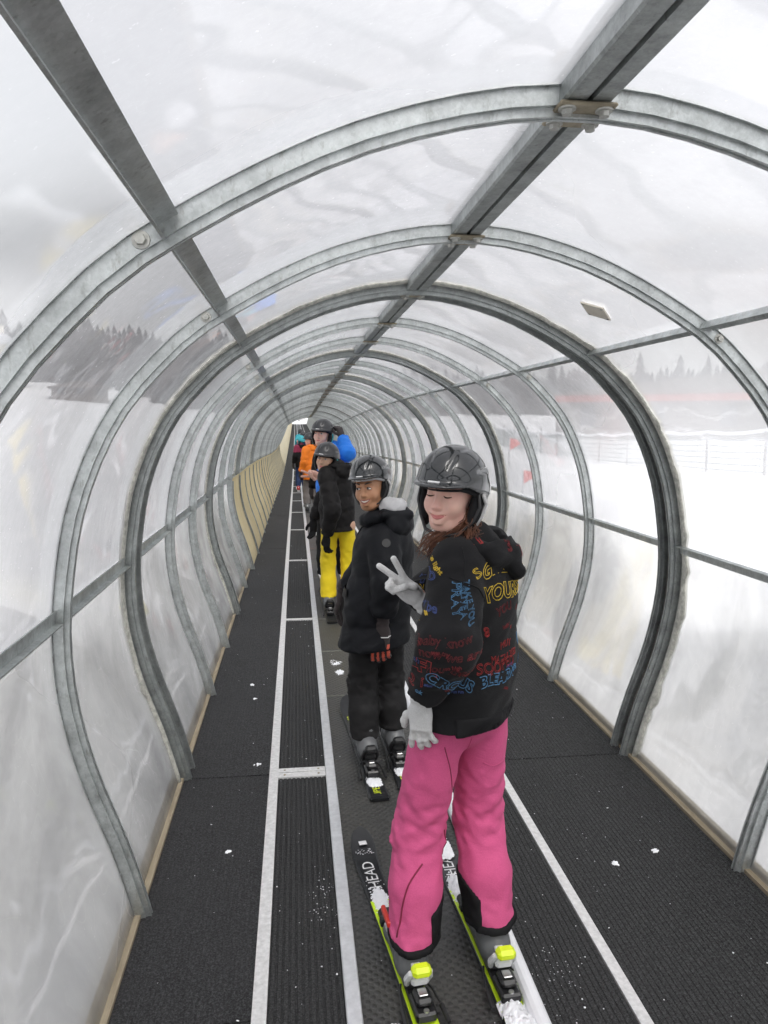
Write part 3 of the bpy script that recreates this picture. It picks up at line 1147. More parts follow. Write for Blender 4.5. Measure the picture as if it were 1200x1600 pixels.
def folds(seed, freq, amp, axis_=(0, 0, 1), squash=.45, n=5):
    """ridged wave field that reads as cloth folds; longer across axis_ when squash < 1"""
    q = np.random.default_rng(seed)
    ax_ = unit(axis_)
    W = []
    for _ in range(n):
        d = q.standard_normal(3)
        d = d - ax_ * (d @ ax_)
        d = d / (np.linalg.norm(d) + 1e-6) * squash + ax_ * q.uniform(.6, 1.1) * q.choice([-1, 1])
        W.append((d * freq * q.uniform(.7, 1.6), q.uniform(0, 6.28), q.standard_normal(3) * freq * .5, q.uniform(0, 6.28)))
    def fn(P):
        s = 0
        for d, ph, d2, p2 in W:
            s = s + 1.1 - 2 * np.sqrt(np.sin(P @ d + ph + .9 * np.sin(P @ d2 + p2)) ** 2 + .03)
        return s * (amp / n ** .6)
    return fn

def frame(f, up=(0, 0, 1), roll=0):
    """columns: right-hand side of the body's LEFT (x), forward (y), up (z)"""
    f = unit(f)
    x = unit(np.cross(f, up))
    z = np.cross(x, f)
    if roll:
        x, z = x * math.cos(roll) + z * math.sin(roll), z * math.cos(roll) - x * math.sin(roll)
    return np.stack([x, f, z], 1)      # local = (P - c) @ Rm
# ================================================================ materials for people
def cloth(name, c, rough=.85, var=.2, weave=900, bmp=.25, sheen=.15, wr=.0, spec=.3, heather=.0):
    t = NT(name)
    v = t.coord()
    n = t.noise(7, 5, .6, v)
    hn = t.noise(480, 2, .6, t.coord((1, 1, .6)))
    f = t.noise(weave, 2, .6, v)
    w_ = t.noise(9, 3, .5, t.coord((1, 1, 1.6)), .8)
    colr = t.ramp(n, [(.3, tuple(x * (1 - var) for x in c)), (.7, tuple(min(1, x * (1 + var)) for x in c))])
    colr = t.mixc(t.math('MULTIPLY', f, .3), colr, tuple(min(1, x * 1.4 + .001) for x in c))
    if heather:
        colr = t.mixc(t.ramp(hn, [(.42, 0), (.62, heather)]), colr, tuple(min(1, x * 1.35 + .03) for x in c))
    b1 = t.bump(w_, wr, .02)
    t.principled(colr, rough, 0, t.bump(f, bmp, .0015, b1), Sheen_Weight=sheen, Specular_IOR_Level=spec)
    return t.m
def skin(name, c, flush):
    t = NT(name)
    v = t.coord()
    n = t.noise(18, 4, .6, v)
    colr = t.ramp(n, [(.3, c), (.72, flush)])
    p = t.principled(colr, .48, 0, t.bump(t.noise(350, 3, .6, v), .08, .001), Subsurface_Weight=.12, Subsurface_Scale=.01)
    p.inputs['Subsurface Radius'].default_value = (1, .35, .2)
    return t.m
M['skin_fair'] = skin('fair_skin', (.62, .40, .32), (.70, .38, .32))
M['skin_tan'] = skin('tan_skin', (.52, .32, .22), (.58, .35, .24))
M['skin_brown'] = skin('brown_skin', (.41, .205, .11), (.47, .24, .135))
M['lips_fair'] = simple('pink_lips', (.50, .17, .16), .4)
M['lips_brown'] = simple('brown_lips', (.30, .11, .08), .4)
M['eye_white'] = simple('eye_white', (.78, .76, .73), .25, 0, .02)
M['teeth'] = simple('teeth', (.82, .80, .74), .25, 0, .02)
M['iris'] = simple('dark_iris', (.018, .012, .009), .12, 0, .1)
M['lash'] = simple('dark_lashes', (.03, .018, .013), .7)
M['brow_red'] = simple('auburn_brow', (.20, .095, .05), .8)
M['hair_dark'] = simple('dark_hair', (.016, .012, .010), .5, 0, .4, 200)
M['hair_red'] = simple('auburn_hair', (.115, .042, .020), .42, 0, .6, 40)
M['strand'] = simple('dyed_red_strand', (.36, .06, .035), .42, 0, .3, 40)
M['gloss_black'] = simple('gloss_black_shell', (.014, .016, .018), .11, 0, .1, 20, .02, .001, Coat_Weight=.6, Coat_Roughness=.05)
M['satin_black'] = simple('satin_dark_shell', (.030, .031, .034), .30, 0, .1, 20, .03, .001)
M['trim_black'] = simple('black_rubber_trim', (.018, .018, .019), .55)
M['pad_black'] = cloth('black_fleece_pad', (.008, .008, .009), .95, sheen=.02)
M['strap_grey'] = simple('grey_webbing', (.45, .45, .45), .7)
M['trim_grey'] = simple('silver_grey_trim', (.42, .43, .44), .4)
M['teal'] = simple('teal_strap', (.05, .42, .48), .6)
M['hoodie'] = cloth('black_sweatshirt', (.0105, .0105, .0115), .95, .25, 1200, .4, .05, .25, .15)
M['coat'] = cloth('black_quilted_nylon', (.0050, .0056, .0076), .66, .2, 1500, .1, .0, .3, .2)
M['coat2'] = cloth('soft_black_nylon', (.0066, .0058, .0058), .66, .2, 1500, .1, .0, .3, .2)
M['pink'] = cloth('pink_ski_fabric', (.55, .082, .212), .72, .08, 900, .2, .03, .30, heather=.28)
M['yellow'] = cloth('yellow_ski_fabric', (.78, .58, .015), .7, .08, 1600, .2, .1, .45)
M['charcoal'] = cloth('charcoal_ski_fabric', (.0125, .012, .0125), .7, .15, 1600, .15, .0, .3)
M['black_trouser'] = cloth('black_ski_fabric', (.008, .008, .009), .75, .15, 1600, .15, .0, .3, .2)
M['grey_trouser'] = cloth('grey_ski_fabric', (.16, .145, .14), .8, .15, 1600, .2, .1, .4)
M['blue'] = cloth('blue_ski_jacket', (.012, .16, .62), .65, .12, 1500, .15, .08, .5)
M['orange'] = cloth('orange_ski_jacket', (.78, .19, .012), .65, .1, 1500, .15, .08, .5)
M['maroon'] = cloth('maroon_ski_jacket', (.22, .020, .055), .7, .12, 1500, .15, .08, .5)
M['navy'] = cloth('navy_ski_jacket', (.018, .035, .10), .7, .12, 1500, .15, .08, .5)
M['tealcloth'] = cloth('teal_ski_jacket', (.04, .33, .42), .7, .12, 1500, .15, .08, .5)
M['red_cloth2'] = cloth('red_ski_fabric', (.50, .03, .035), .7, .12, 1500, .15, .08, .5)
M['knit'] = cloth('light_grey_knit', (.56, .56, .56), .95, .2, 230, 1.0, .1, .5, heather=.5)
M['hoodgrey'] = cloth('heather_grey_jersey', (.42, .42, .43), .95, .15, 900, .5, .2, .4)
M['boot_grey'] = simple('grey_boot_plastic', (.13, .135, .14), .35, 0, .15, 14, .05)
M['boot_black'] = simple('black_boot_plastic', (.016, .016, .017), .32, 0, .15, 14, .05)
M['boot_red'] = simple('red_boot_plastic', (.42, .03, .03), .4, 0, .15, 14, .05)
M['red_strap'] = simple('red_buckle', (.62, .04, .025), .4)
M['neon'] = simple('neon_yellow_plastic', (.72, .90, .02), .35, 0, .06, 14, .04)
M['white_plastic'] = simple('white_plastic', (.78, .79, .80), .35, 0, .06, 14, .04)
M['chrome'] = simple('steel_screw', (.6, .6, .6), .3, .9, .1)
M['glove_dark'] = cloth('dark_grey_glove', (.035, .028, .028), .8)
M['glove_red'] = cloth('coral_glove', (.60, .10, .06), .75)
M['print_yellow'] = simple('yellow_print', (.52, .36, .03), .8, 0, .3, 150)
M['print_red'] = simple('red_print', (.24, .016, .016), .8, 0, .5, 90)
M['print_darkred'] = simple('faded_red_print', (.11, .010, .013), .85, 0, .7, 90)
M['print_blue'] = simple('blue_print', (.055, .15, .27), .8, 0, .6, 90)
M['print_navy'] = simple('faded_blue_print', (.03, .05, .16), .85, 0, .5, 90)
M['print_white'] = simple('white_print', (.75, .75, .75), .6)
M['print_neon'] = simple('neon_print', (.70, .82, .03), .6)
# ================================================================ shared wear: helmet, gloves, boots, skis
def helmet_meshes():
    o = {}
    g = Grid((-.15, -.18, -.10), (.15, .19, .19), .0042)
    g.ell((0, -.012, .040), (.113, .137, .120), k=.001)
    g.ell((0, -.075, .010), (.100, .075, .085), k=.03)                 # deeper back of the shell
    g.ell((0, .064, .044), (.094, .094, .013), k=.012)                 # short brim
    for sx in (-1, 1):                                                 # shallow vent channels
        pts = [(sx * .036, .108, .098), (sx * .044, .05, .150), (sx * .048, -.03, .158), (sx * .044, -.09, .130)]
        for a_, b_ in zip(pts[:-1], pts[1:]):
            g.cap(a_, b_, .0075, .009, .006, sub=True)
        g.cap((sx * .104, .02, .085), (sx * .100, -.07, .082), .007, .009, .006, sub=True)
    def cut(P):
        y, z = P[..., 1], P[..., 2]
        zc = np.interp(y, [-.16, -.11, -.06, -.02, .03, .07, .16], [-.055, -.060, -.040, -.004, .020, .036, .034])
        return zc - z
    g.put((0, 0, 0), (0, 0, 0), cut, inter=True)
    g.ell((0, -.012, .030), (.097, .121, .100), k=.004, sub=True)
    g.ell((0, -.07, -.005), (.084, .062, .085), k=.004, sub=True)
    o['shell'] = g.mesh('shell', M['gloss_black'])
    g = Grid((.04, -.09, -.12), (.14, .07, .05), .005)
    g.ell((.090, -.016, -.034), (.020, .044, .058), k=.001)
    g.ell((.080, .012, -.080), (.014, .022, .035), k=.02)
    o['ear_pad'] = g.mesh('ear_pad', M['pad_black'])
    m = MB()
    m.tube([(.104, .012, .012), (.110, .014, -.03), (.094, .024, -.075), (.062, .050, -.115), (.0, .070, -.130), (-.062, .050, -.115), (-.094, .024, -.075), (-.110, .014, -.03), (-.104, .012, .012)], .0055, 8)
    o['chin_strap'] = m.mesh('chin_strap', M['trim_black'], True)
    m = MB()                                                           # soft liner edge under the shell
    pts = []
    for a_ in np.linspace(0, 2 * math.pi, 41):
        y = -.012 + .118 * math.cos(a_)
        x = .095 * math.sin(a_)
        pts.append((x, y, float(np.interp(y, [-.16, -.11, -.06, -.02, .03, .07, .16], [-.052, -.056, -.038, -.002, .020, .034, .032]))))
    m.tube(pts, .010, 8, False)
    o['liner'] = m.mesh('liner', M['pad_black'], True)
    m = MB()
    m.tube([(.112, -.004, .010), (.117, -.020, -.022), (.108, -.012, -.062), (.097, .004, -.090)], .0065, 8)
    o['side_strap'] = m.mesh('side_strap', M['strap_grey'], True)
    m = MB()
    m.bevbox((-.020, .1235, .052), (.020, .134, .0585), .002)
    o['badge'] = m.mesh('badge', M['print_white'])
    return o
HM = helmet_meshes()

def place(o, c, Rm, s, org):
    M4 = Matrix.Identity(4)
    for a_ in range(3):
        for b_ in range(3):
            M4[a_][b_] = float(Rm[a_, b_]) * s
        M4[a_][3] = float(c[a_] - org[a_])
    o.matrix_basis = M4
    return o

def add_helmet(root, org, c, Rm, s, shell=None, strap=None, side=(1, -1), badge=True, liner=None):
    he = obj('helmet', HM['shell'] if shell is None else shell, root)
    place(he, c, Rm, s, org)
    for sx in (1, -1):
        e = obj('ear_pad', HM['ear_pad'], he)
        e.scale = (sx, 1, 1)
    obj('chin_strap', HM['chin_strap'], he)
    li = HM['liner']
    if liner:
        li = li.copy(); li.materials.clear(); li.materials.append(M[liner])
    obj('liner', li, he)
    me = HM['side_strap']
    if strap:
        me = me.copy(); me.materials.clear(); me.materials.append(M[strap])
    for sx in side:
        e = obj('side_strap', me, he)
        e.scale = (sx, 1, 1)
    if badge:
        obj('badge', HM['badge'], he)
    return he

# ---- gloves: wrist at origin, fingers along +y, back of the hand +z, thumb towards +x
def hand_grid(kind, h=.0042, fat=1.0, cuff=True):
    g = Grid((-.08, -.085, -.085), (.095, .205, .06), h)
    g.box((0, .045, 0), (.039, .046, .017), .016, k=.001)
    g.cap((0, .0, 0), (0, .03, 0), .030, .034, .02, flat=((0, 0, 1), 1.5))
    if cuff:
        g.cap((0, -.055, 0), (0, -.002, 0), .039, .031, .012, flat=((0, 0, 1), 1.2), mod=lambda P, t, u_: .0018 * np.sin(t * 260))
    fx = [.029, .010, -.010, -.028]
    fl = [.078, .088, .083, .066]
    fr = [.0100, .0102, .0100, .0092]
    for k in range(4):
        b = _v((fx[k], .085, 0))
        if kind == 'peace':
            if k < 2:
                sp = .34 if k == 0 else -.10
                d = unit((math.sin(sp), math.cos(sp), .04))
                t_ = b + d * fl[k] * 1.12
                g.cap(b, t_, fr[k] * fat * 1.18, fr[k] * fat * 1.12, .008)
            else:
                a1 = b + _v((0, .028, -.006))
                a2 = a1 + _v((.002, .002, -.030))
                a3 = a2 + _v((.002, -.026, -.006))
                for p_, q_ in ((b, a1), (a1, a2), (a2, a3)):
                    g.cap(p_, q_, fr[k] * fat, fr[k] * fat, .008)
        else:
            c1 = {'relaxed': .30, 'flat': .08, 'grip': .9, 'spread': .16, 'loose': .20}[kind] + .05 * k * (kind != 'spread')
            sp = (.30, .10, -.12, -.34)[k] if kind == 'spread' else (.20, .03, -.05, -.24)[k] if kind == 'loose' else (.12, .03, -.05, -.14)[k]
            p_, an = b, 0
            for sg in (.45, .32, .23):
                an += c1
                d = _v((math.sin(sp) * math.cos(an), math.cos(sp) * math.cos(an), -math.sin(an)))
                q_ = p_ + d * fl[k] * sg * 1.05
                g.cap(p_, q_, fr[k] * fat, fr[k] * fat * .94, .007)
                p_ = q_
    if kind == 'peace':
        th = [(.030, .020, -.008), (.040, .045, -.026), (.018, .075, -.040), (-.006, .085, -.040)]
    else:
        th = [(.030, .018, -.004), (.055, .042, -.014), (.066, .066, -.020), (.068, .086, -.024)]
    for p_, q_ in zip(th[:-1], th[1:]):
        g.cap(p_, q_, .0125 * fat, .0105 * fat, .012)
    return g
GL = {}
def glove_mesh(kind, matn, h=.0042, fat=1.02):
    key = (kind, matn, h)
    if key not in GL:
        GL[key] = hand_grid(kind, h, fat).mesh('glove', M[matn])
    return GL[key]
def add_glove(root, org, wrist, d, back, kind, matn, s=.9, left=True, h=.0042, name='glove'):
    """d: direction of the fingers, back: direction of the back of the hand"""
    d = unit(d)
    z = _v(back) - d * (_v(back) @ d)
    z = unit(z)
    x = np.cross(d, z)
    Rm = np.stack([x * (1 if left else -1), d, z], 1)
    o = obj(name, glove_mesh(kind, matn, h), root)
    place(o, wrist, Rm, s, org)
    return o

# ---- ski boot: origin under the ankle on the sole, toe towards +y
def boot_meshes(matn, h=.006):
    o = {}
    g = Grid((-.09, -.15, -.01), (.09, .22, .20), h)
    g.cap((0, -.065, .055), (0, .10, .052), .050, .048, .01)
    g.ell((0, .135, .042), (.048, .055, .034), k=.03)
    g.cap((0, -.045, .08), (0, .0, .16), .052, .056, .03)
    g.box((0, .04, .016), (.036, .140, .016), .008, k=.008)
    g.cap((-.06, .075, .085), (.06, .075, .085), .006, .006, .006, sub=True)
    o['boot'] = g.mesh('boot', M[matn])
    g = Grid((-.10, -.13, .10), (.10, .12, .34), h)
    g.cap((0, -.018, .15), (0, .012, .255), .050, .050, .01)
    g.ell((0, .018, .25), (.044, .040, .04), k=.03)
    g.plane((0, 0, .275), (0, -.3, 1))
    o['cuff'] = g.mesh('cuff', M['boot_black'] if matn == 'boot_black' else M[matn])
    m = MB()
    for y, z, w_ in ((.105, .088, .040), (.055, .112, .048)):
        m.bevbox((-w_ - .012, y - .010, z - .012), (w_ + .004, y + .010, z + .004), .004)
    o['buckle'] = m.mesh('buckle', M['trim_grey'])
    m = MB()
    m.bevbox((-.073, -.02, .165), (-.058, .075, .187), .004)
    o['buckle2'] = m.mesh('buckle', M['red_strap'])
    m = MB()
    m.bevbox((-.034, -.100, .0), (.034, -.045, .022), .004)
    m.bevbox((-.034, .10, .0), (.034, .178, .020), .004)
    o['sole'] = m.mesh('sole', M['trim_black'])
    m = MB()
    m.bevbox((-.016, -.1145, .080), (.014, -.100, .096), .003)
    o['logo'] = m.mesh('heel_tab', M['print_white'])
    return o
BT = {}
def add_boot(root, org, p, ang, matn='boot_grey', s=.92, h=.006, lean=0):
    if matn not in BT:
        BT[matn] = boot_meshes(matn, h)
    B = BT[matn]
    b = obj('boot', B['boot'], root, tuple(_v(p) - org), (0, 0, ang))
    b.scale = (s, s, s)
    for n in ('cuff', 'buckle', 'buckle2', 'sole', 'logo'):
        obj({'buckle2': 'buckle', 'logo': 'heel_tab'}.get(n, n), B[n], b)
    return b

# ---- ski: origin under the boot, tip towards +y
def ski_outline(L, tail):
    ys = np.concatenate([np.linspace(-tail, -tail + .03, 4), np.linspace(-tail + .06, L - tail - .16, 26), np.linspace(L - tail - .14, L - tail, 12)])
    hw = []
    for y in ys:
        u_ = (y + tail) / L
        w_ = .037 + .012 * (2 * abs(u_ - .46)) ** 2.0
        te = L - tail - y
        if te < .10:
            w_ *= math.sqrt(max(0, 1 - (1 - te / .10) ** 2.4)) * .98 + .02
        if y < -tail + .012:
            w_ *= .86
        hw.append(w_)
    def zc(y):
        te = (L - tail) - y
        return .065 * max(0, (.17 - te) / .17) ** 1.8 + .004 * max(0, (-tail + .05 - y) / .05)
    return ys, np.array(hw), zc
def ski_mesh(L, tail, y0, y1, inset, zlo, zhi, matn, name):
    ys, hw, zc = ski_outline(L, tail)
    k = (ys >= y0 - 1e-6) & (ys <= y1 + 1e-6)
    yy, ww = ys[k], np.maximum(hw[k] - inset, .002)
    V, Fc = [], []
    for y, w_ in zip(yy, ww):
        z = zc(y)
        V += [(-w_, y, z + zlo), (-w_, y, z + zhi - .002), (-w_ + .003 if w_ > .004 else -w_ * .5, y, z + zhi), (w_ - .003 if w_ > .004 else w_ * .5, y, z + zhi), (w_, y, z + zhi - .002), (w_, y, z + zlo)]
    n = len(yy)
    for a_ in range(n - 1):
        for e in range(6):
            Fc.append((a_ * 6 + e, a_ * 6 + (e + 1) % 6, (a_ + 1) * 6 + (e + 1) % 6, (a_ + 1) * 6 + e))
    Fc.append((5, 4, 3, 2, 1, 0))
    Fc.append(tuple((n - 1) * 6 + e for e in range(6)))
    return mesh_from(V, Fc, M[matn], False, name)
M['ski_black'] = simple('black_top_sheet', (.016, .017, .019), .3, 0, .3, 30, .05)
M['ski_neon'] = simple('neon_top_sheet', (.62, .86, .02), .35, 0, .05, 30, .03)
M['ski_white'] = simple('white_top_sheet', (.72, .72, .72), .35, 0, .1, 30, .03)
BELT_Z = -.012
def binding(root, lever='neon', arm='white_plastic'):
    b = MB().bevbox((-.027, -.155, .0135), (.027, .20, .026), .003).build('binding_plate', M['trim_black'], root)
    m = MB()
    m.bevbox((-.033, .185, .026), (.033, .255, .052), .008)
    m.bevbox((-.040, .170, .036), (-.026, .200, .062), .004)
    m.bevbox((.026, .170, .036), (.040, .200, .062), .004)
    m.build('toe_piece', M['trim_black'], root)
    m = MB()
    m.bevbox((-.030, -.215, .020), (.030, -.125, .050), .006)
    m.bevbox((-.024, -.195, .050), (.024, -.135, .074), .008)
    h = m.build('heel_piece', M['boot_black'], root)
    MB().bevbox((-.013, -.180, .0745), (.013, -.150, .0785), .002).build('plate', M['chrome'], h)
    MB().tube([(0, -.205, .050), (0, -.205, .054)], .008, 10).build('screw', M['chrome'], h)
    m = MB()
    for sx in (-1, 1):
        m.tube([(sx * .030, -.108, .062), (sx * .034, -.122, .088), (sx * .027, -.142, .118), (sx * .018, -.158, .128)], [.008, .010, .010, .007], 8)
    m.bevbox((-.026, -.148, .076), (.026, -.122, .104), .008)
    m.build('lever_arm', M[arm], h)
    m = MB()
    m.bevbox((-.028, -.172, .116), (.028, -.132, .148), .010)
    m.build('lever', M[lever], h)
    for sx in (-1, 1):
        m = MB()
        m.tube([(sx * .036, -.06, .022), (sx * .048, -.10, .028), (sx * .056, -.16, .026), (sx * .057, -.165, .026), (sx * .060, -.225, .022)], [.0035, .0035, .0035, .0078, .0065], 8)
        m.build('brake', M['trim_black'], root)
def add_ski(x, y, z, ang, L, tail, label, style='neon', lever='neon', arm='white_plastic', group=None, full=True):
    e = empty('ski', (x, y, z))
    e.rotation_euler = (0, 0, ang)
    tag(e, label, 'ski', group)
    obj('ski_body', ski_mesh(L, tail, -9, 9, 0, 0, .011, 'ski_black', 'ski_body'), e)
    if style == 'neon':
        obj('top_sheet', ski_mesh(L, tail, -tail + .02, .345, .0025, .0112, .0126, 'ski_neon', 'top_sheet'), e)
        obj('top_sheet', ski_mesh(L, tail, .36, L - tail - .012, .004, .0112, .0124, 'ski_black', 'top_sheet'), e)
    elif style == 'black':
        obj('top_sheet', ski_mesh(L, tail, -tail + .02, L - tail - .012, .004, .0112, .0124, 'ski_black', 'top_sheet'), e)
    else:
        obj('top_sheet', ski_mesh(L, tail, -tail + .02, L - tail - .012, .004, .0112, .0124, 'ski_white', 'top_sheet'), e)
    if full:
        binding(e, lever, arm)
    return e

# ---- lettering: outline tubes or filled faces laid on a surface
def text_mesh(body, size, outline=0.0, shear=0.0, bold=0.0):
    cu = bpy.data.curves.new('lettering', 'FONT')
    cu.body = body
    cu.size = size
    cu.align_x = 'CENTER'
    cu.align_y = 'CENTER'
    cu.shear = shear
    cu.resolution_u = 3
    cu.offset = bold
    if outline:
        cu.fill_mode = 'NONE'
        cu.bevel_depth = outline
        cu.bevel_resolution = 0
    o = bpy.data.objects.new('lettering', cu)
    col.objects.link(o)
    dg = bpy.context.evaluated_depsgraph_get()
    me = bpy.data.meshes.new_from_object(o.evaluated_get(dg))
    V = np.array([v.co[:] for v in me.vertices])
    Fc = [tuple(p.vertices) for p in me.polygons]
    bpy.data.objects.remove(o)
    bpy.data.curves.remove(cu)
    bpy.data.meshes.remove(me)
    return V, Fc

def lay_text(bvh, body, origin, n, up, size, outline, mat, parent, name='print', rot=0, arc=0, jitter=0, lift=.0012, seed=0, sx=1.0, bold=0.0):
    """origin and n in the parent's mesh space: letters are dropped along -n onto the surface"""
    n = Vector(unit(n))
    up = Vector(up)
    up = (up - n * up.dot(n)).normalized()
    rt = up.cross(n)
    V, Fc = text_mesh(body, size, outline, 0, bold)
    if len(V) == 0:
        return None
    V = V * np.array([sx, 1, 1])
    q = np.random.default_rng(seed)
    a1, a2 = q.uniform(0, 6.28, 2)
    W, ok = [], []
    for (u_, v_, w_) in V:
        if arc:
            v_ = v_ - arc * u_ * u_
        if jitter:
            v_ += jitter * math.sin(u_ * 60 + a1)
            u_ += jitter * math.sin(v_ * 70 + a2 + u_ * 25)
        cu, su = math.cos(rot), math.sin(rot)
        uu, vv = u_ * cu - v_ * su, u_ * su + v_ * cu
        st = Vector(origin) + rt * uu + up * vv + n * .30
        loc, nor, idx, dist = bvh.ray_cast(st, -n, .6)
        if loc is None:
            W.append((0, 0, 0)); ok.append(False)
        else:
            W.append(tuple(loc + nor * (lift + max(w_, -lift * .6)))); ok.append(nor.dot(n) > .12)
    F2 = []
    for f in Fc:
        if not all(ok[i_] for i_ in f):
            continue
        ps = [Vector(W[i_]) for i_ in f]
        if max((ps[a_] - ps[b_]).length for a_ in range(len(ps)) for b_ in range(a_)) < max(.02, size * .7):
            F2.append(f)
    if not F2:
        return None
    return obj(name, mesh_from(W, F2, M[mat], False, name), parent)

def bvh_of(me):
    return BVHTree.FromPolygons([v.co.copy() for v in me.vertices], [tuple(p.vertices) for p in me.polygons])

# ================================================================ people
def make_person(S):
    J = {k: (_v(v) if not isinstance(v, list) else [_v(q) for q in v]) for k, v in S['J'].items()}
    org = _v((S['at'][0], S['at'][1], BELT_Z + zoff(S['at'][1])))
    root = empty('person', tuple(org))
    tag(root, S['label'], 'person', S.get('group'))
    vx, hv = S['vox'], S['hvox']
    hc, hs = J['head'], S.get('hs', .92)
    Rh = frame(S['face'], roll=S.get('roll', 0))
    Lw = lambda p: hc + Rh @ (_v(p) * hs)
    tf = unit(S['tf'])
    allp = np.array([p for v in J.values() for p in (v if isinstance(v, list) else [v])])
    lo, hi = allp.min(0) - .16, allp.max(0) + .2
    # ---- the body: one continuous surface, finest at the head
    g = Grid(lo, hi, max(vx, .011), (hc - .15 * hs, hc + .15 * hs, hv))
    g.cap(J['pelvis'], J['chest'], .095, .105, .03, flat=(tf, 1.3))
    g.cap(J['chest'], J['neck'], .085, .052, .04)
    for i in (0, 1):
        g.cap(J['chest'], J['sh'][i], .06, .045, .04)
        g.cap(J['sh'][i], J['el'][i], .040, .033, .02)
        g.cap(J['el'][i], J['wr'][i], .033, .024, .02)
        g.cap(J['pelvis'], J['hip'][i], .08, .075, .03)
        g.cap(J['hip'][i], J['kn'][i], .068, .048, .03)
        g.cap(J['kn'][i], J['an'][i], .046, .035, .02)
    g.cap(J['neck'] - _v((0, 0, .03)), Lw((0, -.022, -.06)), .050, .047 * hs, .02)
    E = lambda c, r_, k=.02, sub=False: g.ell(Lw(c), _v(r_) * hs, Rh, k * hs, sub)
    Cp = lambda a_, b_, ra, rb, k=.012, sub=False: g.cap(Lw(a_), Lw(b_), ra * hs, rb * hs, k * hs, sub=sub)
    E((0, -.014, .034), (.078, .096, .088), .02)
    E((0, .026, -.030), (.063, .070, .084), .03)
    E((0, .058, -.094), (.029, .026, .024), .03)
    for sx in (-1, 1):
        E((sx * .036, .060, -.030), (.026, .028, .027), .025)
        Cp((sx * .050, .01, -.075), (sx * .022, .058, -.095), .020, .016, .02)
        Cp((sx * .012, .093, .030), (sx * .042, .080, .031), .008, .007, .014)
        E((sx * .031, .101, .008), (.017, .015, .011), .012, True)
        E((sx * .031, .0805, .008), (.0148, .0130, .0125), .004)
        E((sx * .0105, .099, -.030), (.0088, .0105, .0080), .008)
    Cp((0, .090, .014), (0, .110, -.024), .0070, .0112, .012)
    E((0, .1085, -.026), (.0105, .0095, .0085), .008)
    E((0, .088, -.060), (.024, .014, .019), .02)
    E((0, .094, -.081), (.018, .010, .009), .01)
    mouth = S.get('smile', .5)
    mw = .021 + .006 * mouth
    def lip(u_):
        return (u_ * mw, .1015 - .0145 * u_ * u_, -.0625 + .0075 * mouth * u_ * u_)
    us = np.linspace(-1, 1, 7)
    for a_, b_ in zip(us[:-1], us[1:]):
        Cp(lip(a_), lip(b_), .0030, .0030, .005, True)
    body = obj('body', g.mesh('body', M[S['skin']], org, 1), root)
    # ---- face details as parts of the body
    if S.get('detail', 1):
        for sg, hgt in ((1, .0046), (-1, .0056)):
            m = MB()
            gap = .0045 * S.get('teeth', 0)
            pts = []
            rad = []
            for u_ in np.linspace(-1, 1, 11):
                p_ = _v(lip(u_)) + _v((0, .0005, sg * (hgt * .62 + gap) * (1 - u_ * u_ * .92)))
                pts.append(Lw(p_) - org)
                rad.append(hgt * hs * (.82 - .55 * u_ * u_))
            m.tube(pts, rad, 8)
            m.build('lip', M[S.get('lips', 'lips_fair')], body, True)
        if S.get('teeth'):
            m = MB()
            V = []
            for u_ in np.linspace(-.82, .82, 9):
                p_ = _v(lip(u_))
                V += [Lw(p_ + _v((0, -.0008, .0046 * (1 - u_ * u_ * .7)))) - org, Lw(p_ + _v((0, -.0008, -.0036 * (1 - u_ * u_ * .7)))) - org]
            V += [q + (Rh @ _v((0, -.004, 0))) for q in V]
            n2 = 18
            m.add(V, [(2 * k, 2 * k + 1, 2 * k + 3, 2 * k + 2) for k in range(8)] + [(n2 + 2 * k, n2 + 2 * k + 2, n2 + 2 * k + 3, n2 + 2 * k + 1) for k in range(8)])
            m.build('teeth', M['teeth'], body, True)
        for sx in (-1, 1):
            if S.get('eyes', 'open') == 'open':
                gg = Grid((-.016, -.016, -.016), (.016, .016, .016), .0022)
                gg.ell((0, 0, 0), (.0128, .0090, .0066), k=.001)
                e = obj('eye', gg.mesh('eye', M['eye_white']), body)
                place(e, Lw((sx * .031, .0880, .0075)), Rh, hs, org)
                gg = Grid((-.01, -.01, -.01), (.01, .01, .01), .0016)
                gg.ell((0, 0, 0), (.0058, .0026, .0058), k=.001)
                ir = obj('iris', gg.mesh('iris', M['iris']), e)
                ir.location = (S.get('gaze', 0), .0078, 0)
                up = [(sx * .031 + u_ * .0142, .0945 - .0065 * u_ * u_, .0145 - .0065 * u_ * u_) for u_ in np.linspace(-1, 1, 7)]
            else:
                up = [(sx * .031 + u_ * .0150, .0950 - .0068 * u_ * u_, .0035 + .0035 * u_ * u_) for u_ in np.linspace(-1, 1, 7)]
            MB().tube([Lw(p_) - org for p_ in up], [.0008, .0015, .0019, .002, .0019, .0015, .0008], 6).build('eyelashes', M['lash'], body, True)
            br = [(sx * (.014 + .036 * t_), .0985 - .020 * t_ * t_, .031 + .006 * math.sin(math.pi * t_ * .8)) for t_ in np.linspace(0, 1, 7)]
            MB().tube([Lw(p_) - org for p_ in br], [.0020, .0034, .0036, .0034, .0028, .002, .001], 6).build('eyebrow', M[S.get('brow', 'hair_dark')], body, True)
    # ---- helmet
    hm = S.get('helmet', {})
    sh = HM['shell']
    if hm.get('mat'):
        sh = sh.copy(); sh.materials.clear(); sh.materials.append(M[hm['mat']])
    add_helmet(root, org, Lw((0, 0, hm.get('dz', 0))), Rh, hs * hm.get('s', .98), sh, hm.get('strap'), badge=hm.get('badge', True), liner=hm.get('liner'))
    # ---- trousers
    T = S['trousers']
    g = Grid(lo, hi, vx)
    r0, r1, r2, r3 = T['r']
    fo = folds(S.get('seed', 1), T.get('ff', 26), T.get('fa', .006), (.35, .1, 1), .95, 6)
